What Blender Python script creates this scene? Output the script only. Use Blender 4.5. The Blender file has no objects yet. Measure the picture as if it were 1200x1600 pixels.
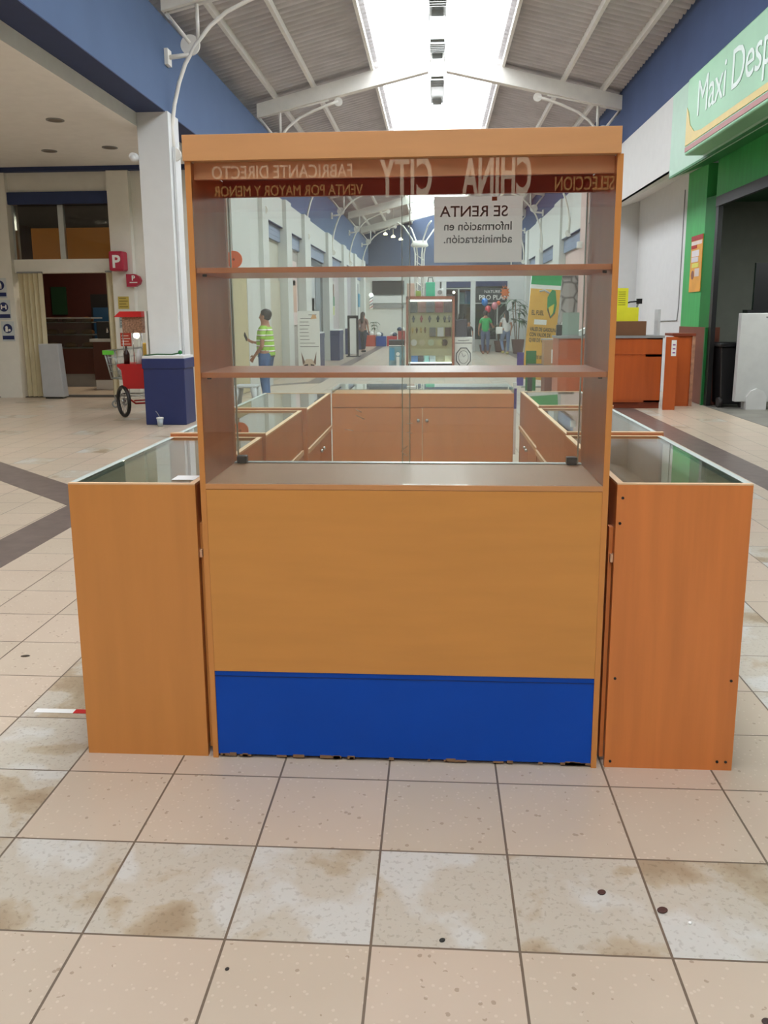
import bpy, bmesh, math, random
from mathutils import Vector, Matrix
random.seed(7)
S = bpy.context.scene
COL = S.collection
PI = math.pi

# ------------------------------------------------------------------ camera
H = 1.45
F, Y0, PITCH, ROLL, YAW = 1272.24, 732.23, .1844, -.0064, -.0639
def cam_axes():
    cy, sy, cp, sp, cr, sr = math.cos(YAW), math.sin(YAW), math.cos(PITCH), math.sin(PITCH), math.cos(ROLL), math.sin(ROLL)
    right = Vector((cy, -sy, 0)); f0 = Vector((sy, cy, 0)); u0 = Vector((0, 0, 1))
    fwd = f0*cp - u0*sp; up = u0*cp + f0*sp
    return right*cr + up*sr, up*cr - right*sr, fwd
CR, CU, CF = cam_axes()
cd = bpy.data.cameras.new('camera'); cam = bpy.data.objects.new('camera', cd); COL.objects.link(cam)
cd.sensor_fit = 'VERTICAL'; cd.sensor_height = 24; cd.lens = F/1600*24; cd.shift_y = -(800-Y0)/1600
cd.clip_start = .05; cd.clip_end = 200
m3 = Matrix((CR, CU, -CF)).transposed()
cam.matrix_world = Matrix.Translation((0, 0, H)) @ m3.to_4x4()
S.camera = cam

# ------------------------------------------------------------------ light and exposure
w = bpy.data.worlds.new('overcast_sky'); S.world = w; w.use_nodes = True
w.node_tree.nodes['Background'].inputs[0].default_value = (.93, .97, 1.03, 1)
w.node_tree.nodes['Background'].inputs[1].default_value = 4.2
S.view_settings.view_transform = 'Standard'; S.view_settings.look = 'None'; S.view_settings.gamma = 1
S.view_settings.exposure = 1.0
try: S.view_settings.use_curve_mapping = False
except Exception: pass
S.cycles.max_bounces = 8; S.cycles.diffuse_bounces = 5; S.cycles.glossy_bounces = 4
S.cycles.transparent_max_bounces = 20; S.cycles.transmission_bounces = 4
S.cycles.use_denoising = True; S.cycles.sample_clamp_indirect = 6
S.cycles.caustics_reflective = False; S.cycles.caustics_refractive = False
def area(name, loc, rot, sx, sy, power, color=(1, 1, 1), portal=False):
    l = bpy.data.lights.new(name, 'AREA'); l.shape = 'RECTANGLE'; l.size = sx; l.size_y = sy; l.energy = power; l.color = color
    if portal: l.cycles.is_portal = True
    o = bpy.data.objects.new(name, l); COL.objects.link(o); o.location = loc; o.rotation_euler = rot
    return o
for k in range(4):      # the daylight enters through the skylight strip
    area('skylight_portal', (0, -1.5+13.4*k, 6.75), (0, 0, 0), 2.4, 13.3, 1, portal=True)

for y_ in (1.5, 8.5):      # unseen fill lights added below the wing ceiling to brighten the wing
    area('wing_fill_light', (-7.2, y_, 4.05), (0, 0, 0), 1.2, 1.2, 45, (1, .97, .88))

# ------------------------------------------------------------------ colours and materials
def lin(c):
    if isinstance(c, str): c = tuple(int(c[i:i+2], 16) for i in (0, 2, 4))
    return tuple(((v/255)/12.92 if v/255 <= .04045 else ((v/255+.055)/1.055)**2.4) for v in c)
_m = {}
def mat(name, c, rough=.6, metal=0, emit=0, var=.05, scale=6, spec=.5, coat=0, stretch=None, bump=0):
    if name in _m: return _m[name]
    m = bpy.data.materials.new(name); m.use_nodes = True; _m[name] = m
    nt = m.node_tree; b = nt.nodes['Principled BSDF']; c = lin(c)
    tc = nt.nodes.new('ShaderNodeTexCoord'); nz = nt.nodes.new('ShaderNodeTexNoise'); nz.inputs['Scale'].default_value = scale
    nz.inputs['Detail'].default_value = 4
    src = tc.outputs['Object']
    if stretch:
        mp = nt.nodes.new('ShaderNodeMapping'); mp.inputs['Scale'].default_value = stretch
        nt.links.new(src, mp.inputs[0]); src = mp.outputs[0]
    nt.links.new(src, nz.inputs['Vector'])
    r = nt.nodes.new('ShaderNodeValToRGB'); r.color_ramp.elements[0].position = .3; r.color_ramp.elements[1].position = .7
    r.color_ramp.elements[0].color = tuple(v*(1-var) for v in c)+(1,)
    r.color_ramp.elements[1].color = tuple(min(1, v*(1+var)) for v in c)+(1,)
    nt.links.new(nz.outputs[0], r.inputs[0]); nt.links.new(r.outputs[0], b.inputs['Base Color'])
    b.inputs['Roughness'].default_value = rough; b.inputs['Metallic'].default_value = metal
    b.inputs['Specular IOR Level'].default_value = spec; b.inputs['Coat Weight'].default_value = coat
    b.inputs['Coat Roughness'].default_value = .12
    if emit:
        b.inputs['Emission Color'].default_value = c+(1,); b.inputs['Emission Strength'].default_value = emit
    if bump:
        bp = nt.nodes.new('ShaderNodeBump'); bp.inputs['Strength'].default_value = bump; bp.inputs['Distance'].default_value = .01
        nt.links.new(nz.outputs[0], bp.inputs['Height']); nt.links.new(bp.outputs[0], b.inputs['Normal'])
    return m
def glass_mat(name, tint=(.95, .975, .96), f=1.5, gloss=(1, 1, 1)):
    m = bpy.data.materials.new(name); m.use_nodes = True; nt = m.node_tree; nt.nodes.clear()
    out = nt.nodes.new('ShaderNodeOutputMaterial'); mx = nt.nodes.new('ShaderNodeMixShader')
    t = nt.nodes.new('ShaderNodeBsdfTransparent'); g = nt.nodes.new('ShaderNodeBsdfGlossy'); fr = nt.nodes.new('ShaderNodeFresnel')
    t.inputs[0].default_value = tint+(1,); g.inputs[0].default_value = gloss+(1,); g.inputs['Roughness'].default_value = .01
    fr.inputs[0].default_value = f
    # seen from behind a face the index is inverted: keep the same reflection on both sides of the pane
    geo = nt.nodes.new('ShaderNodeNewGeometry'); mm = nt.nodes.new('ShaderNodeMix'); mm.data_type = 'FLOAT'
    mm.inputs[2].default_value = f; mm.inputs[3].default_value = 1/f
    nt.links.new(geo.outputs['Backfacing'], mm.inputs[0]); nt.links.new(mm.outputs[0], fr.inputs[0])
    nt.links.new(fr.outputs[0], mx.inputs[0]); nt.links.new(t.outputs[0], mx.inputs[1]); nt.links.new(g.outputs[0], mx.inputs[2])
    nt.links.new(mx.outputs[0], out.inputs[0]); return m

# ------------------------------------------------------------------ mesh helpers
class MB:
    def __init__(s): s.bm = bmesh.new(); s.mats = []
    def mi(s, m):
        if m is None: return 0
        if m not in s.mats: s.mats.append(m)
        return s.mats.index(m)
    def _fin(s, geom, m):
        i = s.mi(m)
        for f in geom: f.material_index = i
    def box(s, x0, x1, y0, y1, z0, z1, m=None):
        v = [s.bm.verts.new(p) for p in ((x0, y0, z0), (x1, y0, z0), (x1, y1, z0), (x0, y1, z0), (x0, y0, z1), (x1, y0, z1), (x1, y1, z1), (x0, y1, z1))]
        s._fin([s.bm.faces.new([v[i] for i in q]) for q in ((3, 2, 1, 0), (4, 5, 6, 7), (0, 1, 5, 4), (1, 2, 6, 5), (2, 3, 7, 6), (3, 0, 4, 7))], m)
        return s
    def prism(s, pts, a0, a1, axis='y', m=None):
        """polygon pts extruded along an axis; pts are (x,z) for y, (y,z) for x, (x,y) for z"""
        def P(p, a): return {'y': (p[0], a, p[1]), 'x': (a, p[0], p[1]), 'z': (p[0], p[1], a)}[axis]
        A = [s.bm.verts.new(P(p, a0)) for p in pts]; B = [s.bm.verts.new(P(p, a1)) for p in pts]
        fs = [s.bm.faces.new(A), s.bm.faces.new(B[::-1])]
        n = len(pts)
        for i in range(n): fs.append(s.bm.faces.new((A[(i+1) % n], A[i], B[i], B[(i+1) % n])))
        bmesh.ops.recalc_face_normals(s.bm, faces=fs); s._fin(fs, m); return s
    def tube(s, pts, r, n=10, m=None, cap=True, smooth=True):
        pts = [Vector(p) for p in pts]; rs = r if isinstance(r, (list, tuple)) else [r]*len(pts); rings = []
        up = None
        for i, p in enumerate(pts):
            d = (pts[min(i+1, len(pts)-1)]-pts[max(i-1, 0)]).normalized()
            if up is None: up = d.orthogonal().normalized()
            else: up = (up-d*up.dot(d)); up = up.normalized() if up.length > 1e-6 else d.orthogonal().normalized()
            b = d.cross(up)
            rings.append([s.bm.verts.new(p+(up*math.cos(2*PI*k/n)+b*math.sin(2*PI*k/n))*rs[i]) for k in range(n)])
        fs = []
        for a, b in zip(rings, rings[1:]):
            for k in range(n): fs.append(s.bm.faces.new((a[k], a[(k+1) % n], b[(k+1) % n], b[k])))
        if smooth:
            for f in fs: f.smooth = True
        if cap: fs += [s.bm.faces.new(rings[0][::-1]), s.bm.faces.new(rings[-1])]
        s._fin(fs, m); return s
    def lathe(s, prof, c=(0, 0, 0), n=20, m=None, axis='z'):
        rings = []
        for r, h in prof:
            ring = []
            for k in range(n):
                a = 2*PI*k/n; x, y = r*math.cos(a), r*math.sin(a)
                p = {'z': (x, y, h), 'y': (x, h, y), 'x': (h, x, y)}[axis]
                ring.append(s.bm.verts.new((p[0]+c[0], p[1]+c[1], p[2]+c[2])))
            rings.append(ring)
        fs = []
        for a, b in zip(rings, rings[1:]):
            for k in range(n): fs.append(s.bm.faces.new((a[k], a[(k+1) % n], b[(k+1) % n], b[k])))
        for f in fs: f.smooth = True
        fs += [s.bm.faces.new(rings[0][::-1]), s.bm.faces.new(rings[-1])]
        bmesh.ops.recalc_face_normals(s.bm, faces=fs); s._fin(fs, m); return s
    def ball(s, c, rx, ry=None, rz=None, m=None, n=16):
        ry = ry or rx; rz = rz or rx
        g = bmesh.ops.create_uvsphere(s.bm, u_segments=n, v_segments=max(6, n//2+2), radius=1)
        for v in g['verts']: v.co = Vector((v.co.x*rx+c[0], v.co.y*ry+c[1], v.co.z*rz+c[2]))
        fs = {f for v in g['verts'] for f in v.link_faces}
        for f in fs: f.smooth = True
        s._fin(fs, m); return s
    def disc(s, c, r, th, axis='y', m=None, n=28):
        return s.lathe([(r, -th/2), (r, th/2)], c, n, m, axis)
    def build(s, name, m=None, parent=None, bevel=0, kind=None):
        me = bpy.data.meshes.new(name); s.bm.to_mesh(me); s.bm.free()
        if s.mats:
            for x in s.mats: me.materials.append(x)
        elif m: me.materials.append(m)
        o = bpy.data.objects.new(name, me); COL.objects.link(o)
        if parent: o.parent = parent
        if bevel:
            b = o.modifiers.new('bevel', 'BEVEL'); b.width = bevel; b.segments = 2; b.limit_method = 'ANGLE'
        if kind: o['kind'] = kind
        return o
def tag(o, label, cat, group=None, kind=None):
    o['label'] = label; o['category'] = cat
    if group: o['group'] = group
    if kind: o['kind'] = kind
    return o
def empty(name, loc, label, cat, group=None, rz=0):
    o = bpy.data.objects.new(name, None); COL.objects.link(o); o.location = loc; o.rotation_euler = (0, 0, rz); o.empty_display_size = .1
    return tag(o, label, cat, group)
def lab(o, s): o['label'] = s; return o
def struct(name, mb, m=None, parent=None, bevel=0): return mb.build(name, m, parent, bevel, None if parent else 'structure')
def copy_tree(o, parent=None):
    c = o.copy(); COL.objects.link(c); c.parent = parent
    for ch in list(o.children): copy_tree(ch, c)
    return c
def text(body, size, loc, rot, m, parent=None, name='lettering', ext=.001, sx=1, align='LEFT', bold=0, sp=1):
    cu = bpy.data.curves.new(name, 'FONT'); cu.body = body; cu.size = size; cu.extrude = ext; cu.align_x = align
    cu.offset = bold; cu.space_character = sp; cu.materials.append(m); cu.resolution_u = 3
    tmp = bpy.data.objects.new(name, cu); me = bpy.data.meshes.new_from_object(tmp); bpy.data.objects.remove(tmp)
    for v in me.vertices: v.co.x *= sx
    if not me.materials: me.materials.append(m)
    o = bpy.data.objects.new(name, me); COL.objects.link(o); o.location = loc; o.rotation_euler = rot
    if parent: o.parent = parent
    return o
FRONT = (PI/2, 0, 0); BACK = (PI/2, 0, PI); TOLEFT = (PI/2, 0, -PI/2); TORIGHT = (PI/2, 0, PI/2)

M = {}
M['wood'] = mat('honey_melamine', 'CE8E44', .42, var=.04, scale=2.2, stretch=(1.2, 1.2, 9), coat=.1)
M['woodv'] = mat('honey_melamine_vertical', 'CB8743', .42, var=.05, scale=2, stretch=(9, 9, .8), coat=.1)
M['woodr'] = mat('reddish_melamine_vertical', 'D37E3E', .42, var=.1, scale=2.4, stretch=(8, 8, .5), coat=.1)
M['woodcap'] = mat('tan_melamine', 'D09862', .4, var=.05, scale=2.2, stretch=(1.2, 1.2, 9))
M['woodin'] = mat('brown_melamine', 'BC7446', .35, var=.08, scale=2, stretch=(6, 6, .8), coat=.2)
M['woodshelf'] = mat('brown_shelf_melamine', 'B86C3E', .35, var=.05, coat=.2)
M['woodedge'] = mat('tan_edge_band', 'C98E58', .5)
M['bare'] = mat('pale_edge', 'D9B48C', .6)
M['blue'] = mat('blue_laminate', '0048B0', .5, var=.06, scale=3, spec=.25)
M['white'] = mat('white_paint', 'D3D5D4', .75, var=.02)
M['white2'] = mat('white_paint_cool', 'C9CBC6', .75, var=.02)
M['steel'] = mat('cream_painted_steel', 'E2DFD6', .45, var=.04)
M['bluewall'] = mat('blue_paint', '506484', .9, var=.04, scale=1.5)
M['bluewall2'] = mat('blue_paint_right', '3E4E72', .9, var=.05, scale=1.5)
M['navy'] = mat('navy_paint', '26345A', .7)
M['navybox'] = mat('navy_box', '202C5C', .45, var=.05)
M['beige'] = mat('beige_ceiling_paint', 'DDDBD6', .8, var=.03)
M['roof'] = mat('grey_fibre_cement', 'BDB9B8', .85, var=.1, scale=2.5)
M['black'] = mat('black_plastic', '151517', .4)
M['dark'] = mat('dark_interior', '2E2A28', .7)
M['grey'] = mat('grey_paint', '8A8B8A', .6)
M['lgrey'] = mat('light_grey_plastic', 'B9BBBA', .45)
M['chrome'] = mat('chrome', 'B8BABC', .25, metal=1)
M['alu'] = mat('aluminium', 'B9BDBB', .35, metal=.9)
M['green'] = mat('green_paint', '3FA858', .5, var=.1, scale=3, stretch=(3, 3, .6))
M['dgreen'] = mat('deep_and_shaded_green', '127030', .5)  # real deep green, and the store jamb's shade put into colour
M['pgreen'] = mat('pale_green_panel', 'A9C9B4', .5, var=.03)
M['red'] = mat('red_enamel', 'C01818', .4)
M['crimson'] = mat('crimson_plastic', 'A31034', .4)
M['orange'] = mat('orange_plastic', 'DE6A3E', .5)
M['yellow'] = mat('yellow_card', 'DDDB2A', .6)
M['paper'] = mat('white_paper', 'E2E2DE', .7, var=.01)
M['stone'] = mat('stone', '8C8A86', .9)
M['pink'] = mat('pink_paint', 'C9B0A8', .75)
M['marroon'] = mat('brown_glazed_tile', '74402C', .55)
M['cherry'] = mat('cherry_melamine', 'B0521E', .4, var=.07, scale=2, stretch=(8, 8, .6), coat=.15)
M['shutter'] = mat('blue_grey_shutter', '7C8AA3', .5)
M['skin'] = mat('skin', 'A5745A', .55)
M['hair'] = mat('dark_hair', '1F1815', .6)
M['jeans'] = mat('blue_denim', '3A5F8F', .8, var=.15, scale=12)
M['glass'] = glass_mat('clear_glass')
M['glassg'] = glass_mat('greenish_glass', (.86, .93, .9))
M['glassd'] = glass_mat('shop_glass', (.7, .74, .74))

# floor: beige stone tiles
def floor_mat():
    m = bpy.data.materials.new('stone_tile_floor'); m.use_nodes = True; nt = m.node_tree; b = nt.nodes['Principled BSDF']; N = nt.nodes; L = nt.links
    geo = N.new('ShaderNodeNewGeometry'); sep = N.new('ShaderNodeSeparateXYZ'); L.new(geo.outputs['Position'], sep.inputs[0])
    T = .3471
    def math_(op, a, b_=None, c=None):
        n = N.new('ShaderNodeMath'); n.operation = op
        for i, v in enumerate((a, b_, c)):
            if v is None: continue
            if isinstance(v, (int, float)): n.inputs[i].default_value = v
            else: L.new(v, n.inputs[i])
        return n.outputs[0]
    u = math_('DIVIDE', math_('ADD', sep.outputs[0], 1.5335+T*40), T); v = math_('DIVIDE', math_('ADD', sep.outputs[1], -2.3609+T*60), T)
    fu = math_('FLOOR', u); fv = math_('FLOOR', v); ru = math_('SUBTRACT', u, fu); rv = math_('SUBTRACT', v, fv)
    du = math_('MINIMUM', ru, math_('SUBTRACT', 1, ru)); dv = math_('MINIMUM', rv, math_('SUBTRACT', 1, rv))
    g = math_('LESS_THAN', math_('MINIMUM', du, math_('MULTIPLY', dv, 1.15)), .0092)
    cv = N.new('ShaderNodeCombineXYZ'); L.new(fu, cv.inputs[0]); L.new(fv, cv.inputs[1])
    wn = N.new('ShaderNodeTexWhiteNoise'); wn.noise_dimensions = '2D'; L.new(cv.outputs[0], wn.inputs['Vector'])
    # marbled white tiles: one cross row, two length rows, and a few at random
    r2 = math_('COMPARE', fv, 58, .1); c0 = math_('MULTIPLY', math_('COMPARE', fu, 40, .1), math_('GREATER_THAN', fv, 58.5))
    c7 = math_('MULTIPLY', math_('COMPARE', fu, 48, .6), math_('GREATER_THAN', fv, 60.5))
    wh = math_('MINIMUM', math_('ADD', math_('ADD', r2, math_('ADD', c0, c7)), math_('MULTIPLY', math_('LESS_THAN', wn.outputs['Value'], .06), math_('GREATER_THAN', fv, 64.5))), 1)
    def noise(scale, detail, dist=0, src=None):
        n = N.new('ShaderNodeTexNoise'); n.inputs['Scale'].default_value = scale; n.inputs['Detail'].default_value = detail
        n.inputs['Distortion'].default_value = dist; L.new(src or geo.outputs['Position'], n.inputs['Vector']); return n.outputs[0]
    def ramp(x, st):
        r = N.new('ShaderNodeValToRGB')
        while len(r.color_ramp.elements) < len(st): r.color_ramp.elements.new(.5)
        for e, (p, c) in zip(r.color_ramp.elements, st): e.position = p; e.color = lin(c)+(1,)
        L.new(x, r.inputs[0]); return r.outputs[0]
    def mixc(f, a, c):
        n = N.new('ShaderNodeMix'); n.data_type = 'RGBA'
        if isinstance(f, (int, float)): n.inputs[0].default_value = f
        else: L.new(f, n.inputs[0])
        for i, v in ((6, a), (7, c)):
            if isinstance(v, tuple): n.inputs[i].default_value = v+(1,)
            else: L.new(v, n.inputs[i])
        return n.outputs[2]
    base = ramp(noise(3, 5), [(.3, 'BBAB97'), (.7, 'C3B4A0')])
    tilt = ramp(wn.outputs['Value'], [(0, 'B9AA96'), (.5, 'C2B19D'), (1, 'C6B09D')])
    base = mixc(.5, base, tilt)
    # small dark pits and pale fossils
    vo = N.new('ShaderNodeTexVoronoi'); vo.inputs['Scale'].default_value = 34; L.new(geo.outputs['Position'], vo.inputs['Vector'])
    pit = math_('MULTIPLY', math_('LESS_THAN', math_('ADD', vo.outputs['Distance'], math_('MULTIPLY', noise(90, 3), .16)), .27), math_('GREATER_THAN', noise(21, 2), .55))
    base = mixc(math_('MULTIPLY', pit, .6), base, lin('8E7963'))
    vo2 = N.new('ShaderNodeTexVoronoi'); vo2.inputs['Scale'].default_value = 47; L.new(geo.outputs['Position'], vo2.inputs['Vector'])
    base = mixc(math_('MULTIPLY', math_('LESS_THAN', vo2.outputs['Distance'], .18), .35), base, lin('DCCFBF'))
    off = N.new('ShaderNodeVectorMath'); off.operation = 'ADD'; L.new(geo.outputs['Position'], off.inputs[0])
    sc = N.new('ShaderNodeVectorMath'); sc.operation = 'SCALE'; sc.inputs[3].default_value = 3.7; L.new(cv.outputs[0], sc.inputs[0]); L.new(sc.outputs[0], off.inputs[1])
    marb = ramp(noise(3.4, 9, .25, off.outputs[0]), [(.34, 'A08D74'), (.42, 'B0A18A'), (.46, 'BDB5A6'), (.53, 'BBB2A2'), (.6, 'C6C3BB'), (.75, 'C2C0B8')])
    vein = ramp(noise(75, 8, .3, off.outputs[0]), [(.36, '8E7C66'), (.44, 'FFFFFF')])
    mv = N.new('ShaderNodeMix'); mv.data_type = 'RGBA'; mv.blend_type = 'MULTIPLY'; mv.inputs[0].default_value = .25; L.new(marb, mv.inputs[6]); L.new(vein, mv.inputs[7])
    col = mixc(wh, base, mv.outputs[2])
    # grout fades with distance from wear: thin dark lines
    col = mixc(g, col, lin('6E6052'))
    L.new(col, b.inputs['Base Color'])
    rr = N.new('ShaderNodeMapRange'); L.new(noise(1.7, 3), rr.inputs[0]); rr.inputs[3].default_value = .27; rr.inputs[4].default_value = .29
    L.new(rr.outputs[0], b.inputs['Roughness'])
    b.inputs['Specular IOR Level'].default_value = .45
    return m
M['floor'] = floor_mat()
M['stripe'] = mat('dark_stone_band', '6F625C', .3, var=.2, scale=9)
M['gfloor'] = mat('worn_grey_floor', '77746C', .4, var=.25, scale=3)

# ------------------------------------------------------------------ THE SETTING
HX = 3.65; YB, YE = -8.0, 45.0
struct('floor', MB().box(-12, 8, YB, YE+1, -.1, 0), M['floor'])
# dark bands set in the floor
struct('trim_1', MB().box(2.78, 3.13, YB, YE, 0, .0015), M['stripe'])
mb = MB(); mb.prism([(-2.9, YB), (-2.57, YB), (-2.57, 6.28), (-5.6, 9.03), (-5.6, 8.52), (-2.9, 6.1)], 0, .0015, 'z')
struct('trim_2', mb, M['stripe'])
struct('trim_3', MB().box(-2.9, -2.57, 18, YE, 0, .0015), M['stripe'])
struct('trim_4', MB().prism([(-2.57, 18.3), (-2.9, 18.0), (-3.65, 17.2), (-3.65, 17.7), (-2.9, 18.5)], 0, .0014, 'z'), M['stripe'])
# roof: corrugated sheets, purlins, skylight
RZ = 6.62; SL = .247
def rz(x): return RZ-SL*abs(x)
for side, nm in ((-1, 'roof_left'), (1, 'roof_right')):
    bm = bmesh.new(); xs = [1.19, 1.9, 2.7, 3.5, 4.3]; rows = []
    n = int((YE-YB)/.2*8)
    for i in range(n+1):
        y = YB+(YE-YB)*i/n; dz = .032*math.cos(2*PI*i/8)+.012*math.cos(4*PI*i/8)
        rows.append([bm.verts.new((side*x, y, rz(x)+.13+dz)) for x in xs])
    for a, b in zip(rows, rows[1:]):
        for k in range(len(xs)-1):
            f = bm.faces.new((a[k], a[k+1], b[k+1], b[k])); f.smooth = True
    q = MB(); q.bm.free(); q.bm = bm; o = q.build('ceiling', M['roof'], kind='structure')
    so = o.modifiers.new('thick', 'SOLIDIFY'); so.thickness = .01
    mb = MB()
    for x in (1.3, 2.5, 3.28):
        for d in (-.03,):
            mb.prism([(side*(x-.028), rz(x)+.0), (side*(x+.028), rz(x)-.01), (side*(x+.028), rz(x)+.11), (side*(x-.028), rz(x)+.12)], YB, YE, 'y')
    struct('ceiling_purlins', mb, M['steel'])
sky = bpy.data.materials.new('milky_roof_sheet'); sky.use_nodes = True; nt = sky.node_tree; nt.nodes.clear()
out = nt.nodes.new('ShaderNodeOutputMaterial'); mx = nt.nodes.new('ShaderNodeMixShader'); t = nt.nodes.new('ShaderNodeBsdfTransparent'); d = nt.nodes.new('ShaderNodeBsdfTranslucent')
mx.inputs[0].default_value = .25; nt.links.new(t.outputs[0], mx.inputs[1]); nt.links.new(d.outputs[0], mx.inputs[2]); nt.links.new(mx.outputs[0], out.inputs[0])
mb = MB(); mb.prism([(-1.19, rz(1.19)+.14), (0, RZ+.14), (1.19, rz(1.19)+.14), (1.19, rz(1.19)+.15), (0, RZ+.15), (-1.19, rz(1.19)+.15)], YB, YE, 'y')
struct('window_1', mb, sky)
# walls
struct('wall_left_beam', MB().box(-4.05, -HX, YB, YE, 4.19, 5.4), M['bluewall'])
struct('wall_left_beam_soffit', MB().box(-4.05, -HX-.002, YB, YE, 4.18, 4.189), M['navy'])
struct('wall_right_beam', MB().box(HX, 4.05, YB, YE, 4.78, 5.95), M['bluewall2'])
mb = MB().box(-4.3, -4.22, YB, YE, 5.0, 5.62)
struct('wall_left_gutter', mb, M['dark'])
# outer walls closing the place
struct('wall_outer_left', MB().box(-12.1, -12, YB, YE, 0, 7), M['white2'])
struct('wall_outer_right', MB().box(8, 8.1, YB, YE, 0, 7), M['white2'])
struct('wall_rear', MB().box(-12, 8, YB-.15, YB, 0, 7), M['beige'])
struct('wall_roof_left_wing', MB().box(-12, -4.3, YB, YE, 5.5, 5.6), M['white2'])
struct('wall_roof_right_wing', MB().box(4.05, 8, YB, YE, 5.9, 6.0), M['white2'])
struct('wall_gable_rear', MB().box(-4.3, 4.3, YB-.15, YB, 5, 7), M['white'])
# end of the hall
mb = MB(); mb.box(-5, 5, YE, YE+.2, 0, 4.1, M['white2']); mb.box(-5, 5, YE-.02, YE+.2, 4.1, 7, mat('end_blue', '46526C', .8))
mb.box(-3.45, -1.72, YE-.08, YE, 2.62, 3.35, M['dark']); mb.box(-3.45, -1.72, YE-.08, YE, 1.9, 2.12, M['grey'])
mb.box(-3.5, -1.6, YE-.1, YE, 2.18, 2.55, M['white']); mb.box(-1.1, -.5, YE-.08, YE, 1.2, 3.2, M['grey'])
struct('wall_end', mb)

# steel frames with curved braces, every 5.85 m
AP = [(-3.61, 3.67), (-3.62, 4.0), (-3.57, 4.3), (-3.49, 4.58), (-3.39, 4.82), (-3.24, 5.05), (-3.03, 5.28), (-2.8, 5.45), (-2.5, 5.58), (-2.2, 5.69), (-2.0, 5.75)]
fr = bpy.data.objects.new('ceiling_frame', None); COL.objects.link(fr); fr['kind'] = 'structure'
mb = MB()
for s in (-1, 1):
    mb.prism([(0, RZ), (s*3.66, rz(3.66)), (s*3.66, rz(3.66)-.26), (0, RZ-.33)], -.09, .09, 'y')
mb.build('beam', M['steel'], fr)
for s in (-1, 1):
    a = MB(); a.tube([(s*-x*-1 if False else s*abs(x), 0, z) for x, z in AP], .028, 8)
    a.disc((s*2.0, 0, 5.74), .085, .03, 'y'); a.disc((s*3.6, 0, 3.66), .09, .04, 'y')
    a.build('arch_brace', M['steel'], fr)
    a = MB(); a.tube([(s*3.64, 0, 4.9), (s*3.33, 0, 4.93)], .03, 6); a.box(*sorted((s*3.65, s*3.6)), -.08, .08, 4.8, 5.0)
    a.disc((s*3.31, 0, 5.05), .13, .03, 'y'); a.tube([(s*3.2, 0, 5.12), (s*3.2, 0, 5.55)], .028, 6)
    a.tube([(s*3.31, 0, 5.07), (s*3.62, 0, 5.45)], .028, 6); a.tube([(s*3.64, 0, 5.47), (s*2.2, 0, 5.78)], .024, 6)
    a.build('gusset_struts', M['steel'], fr)
fr.location = (0, 11.6, 0)
full = {}
for Yk in (17.5, 23.35, 29.2, 35.05, 40.9, 5.75, -.1, -5.95):
    c = copy_tree(fr); c.location = (0, Yk, 0)
# the nearest frame carries no curved brace over the green store
for ch in [c for c in fr.children if c.name.startswith(('arch_brace', 'gusset')) and max(v.co.x for v in c.data.vertices) > 1]: bpy.data.objects.remove(ch)
bm0 = [c for c in fr.children if c.name.startswith('beam')][0]; bm0.data = bm0.data.copy()
for v in bm0.data.vertices:
    if v.co.x > 3: v.co.z += (v.co.x-2.6)*SL; v.co.x = 2.6
# lamps under the ridge
lm = mat('lamp_glass', 'FFFFFF', .3, emit=1.2)
def ridge_lamp(y, L, first=None):
    o = empty('ridge_lamp', (0, y, 6.42), 'lamp', 'ceiling lamp', 'lamps under the roof ridge')
    mb = MB(); mb.box(-.15, .15, -L/2, L/2, .0, .03); mb.box(-.15, -.13, -L/2, L/2, -.08, .0); mb.box(.13, .15, -L/2, L/2, -.08, 0)
    for k in range(6):
        mb.box(-.13, .13, -L/2+.1+k*.1, -L/2+.13+k*.1, -.05, -.02)
    mb.box(-.1, .1, L/2-.35, L/2-.1, -.12, -.02); mb.box(-.02, .02, -L/2+.1, -L/2+.14, .0, .35); mb.box(-.02, .02, L/2-.14, L/2-.1, .0, .35)
    mb.build('housing', M['alu'], o)
    MB().lathe([(.05, -.02), (.07, -.12), (.17, -.26), (.18, -.3), (.14, -.33), (.02, -.36)], (0, L/2-.1, 0), 20).build('lamp_shade', lm, o)
    return o
for i, (y, L) in enumerate(((14.3, 1.2), (16.6, 1.1), (19.5, 2.2), (24.5, 2), (27, 2), (32, 2), (38, 2))):
    o = ridge_lamp(y, L)
    o['label'] = ['ridge lamp with metal housing nearest the camera, cut by the top of the photo', 'ridge lamp housing just before the first full roof frame', 'ridge lamp hanging behind the first full roof frame',
                  'ridge lamp seen over the display cabinet top', 'ridge lamp between the third and fourth roof frames', 'ridge lamp beyond the fourth roof frame', 'ridge lamp near the blue end wall'][i]

# ---- left side: white pillar, open wing, bakery front
mb = MB(); mb.box(-4.05, -3.62, 11.44, 11.9, 0, 4.19); struct('wall_left_pillar', mb, M['white'], bevel=.004)
mb = MB().box(-3.615, -3.58, 11.55, 11.8, 0, 3.75); struct('wall_left_pillar_pipe', mb, M['white'])
struct('ceiling_wing', MB().box(-12, -4.05, YB, 14.9, 4.1, 4.2), M['beige'])
struct('ceiling_wing_edge', MB().box(-4.25, -4.05, YB, 14.9, 4.0, 4.1), M['beige'])
BY = 14.9
mb = MB()
mb.box(-12, -7.72, BY, BY+.3, 0, 4.1); mb.box(-7.72, -5.84, BY, BY+.3, 3.69, 4.1); mb.box(-7.72, -5.84, BY, BY+.3, 2.28, 2.52)
mb.box(-5.84, -3.85, BY, BY+.3, 0, 4.1); mb.box(-5.84, -5.45, BY-.14, BY, 0, 4.02); mb.box(-8.15, -7.72, BY-.1, BY, 0, 4.02)
struct('wall_back_wing', mb, mat('wing_wall_paint', 'D8D6CC', .75, var=.03))
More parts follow.
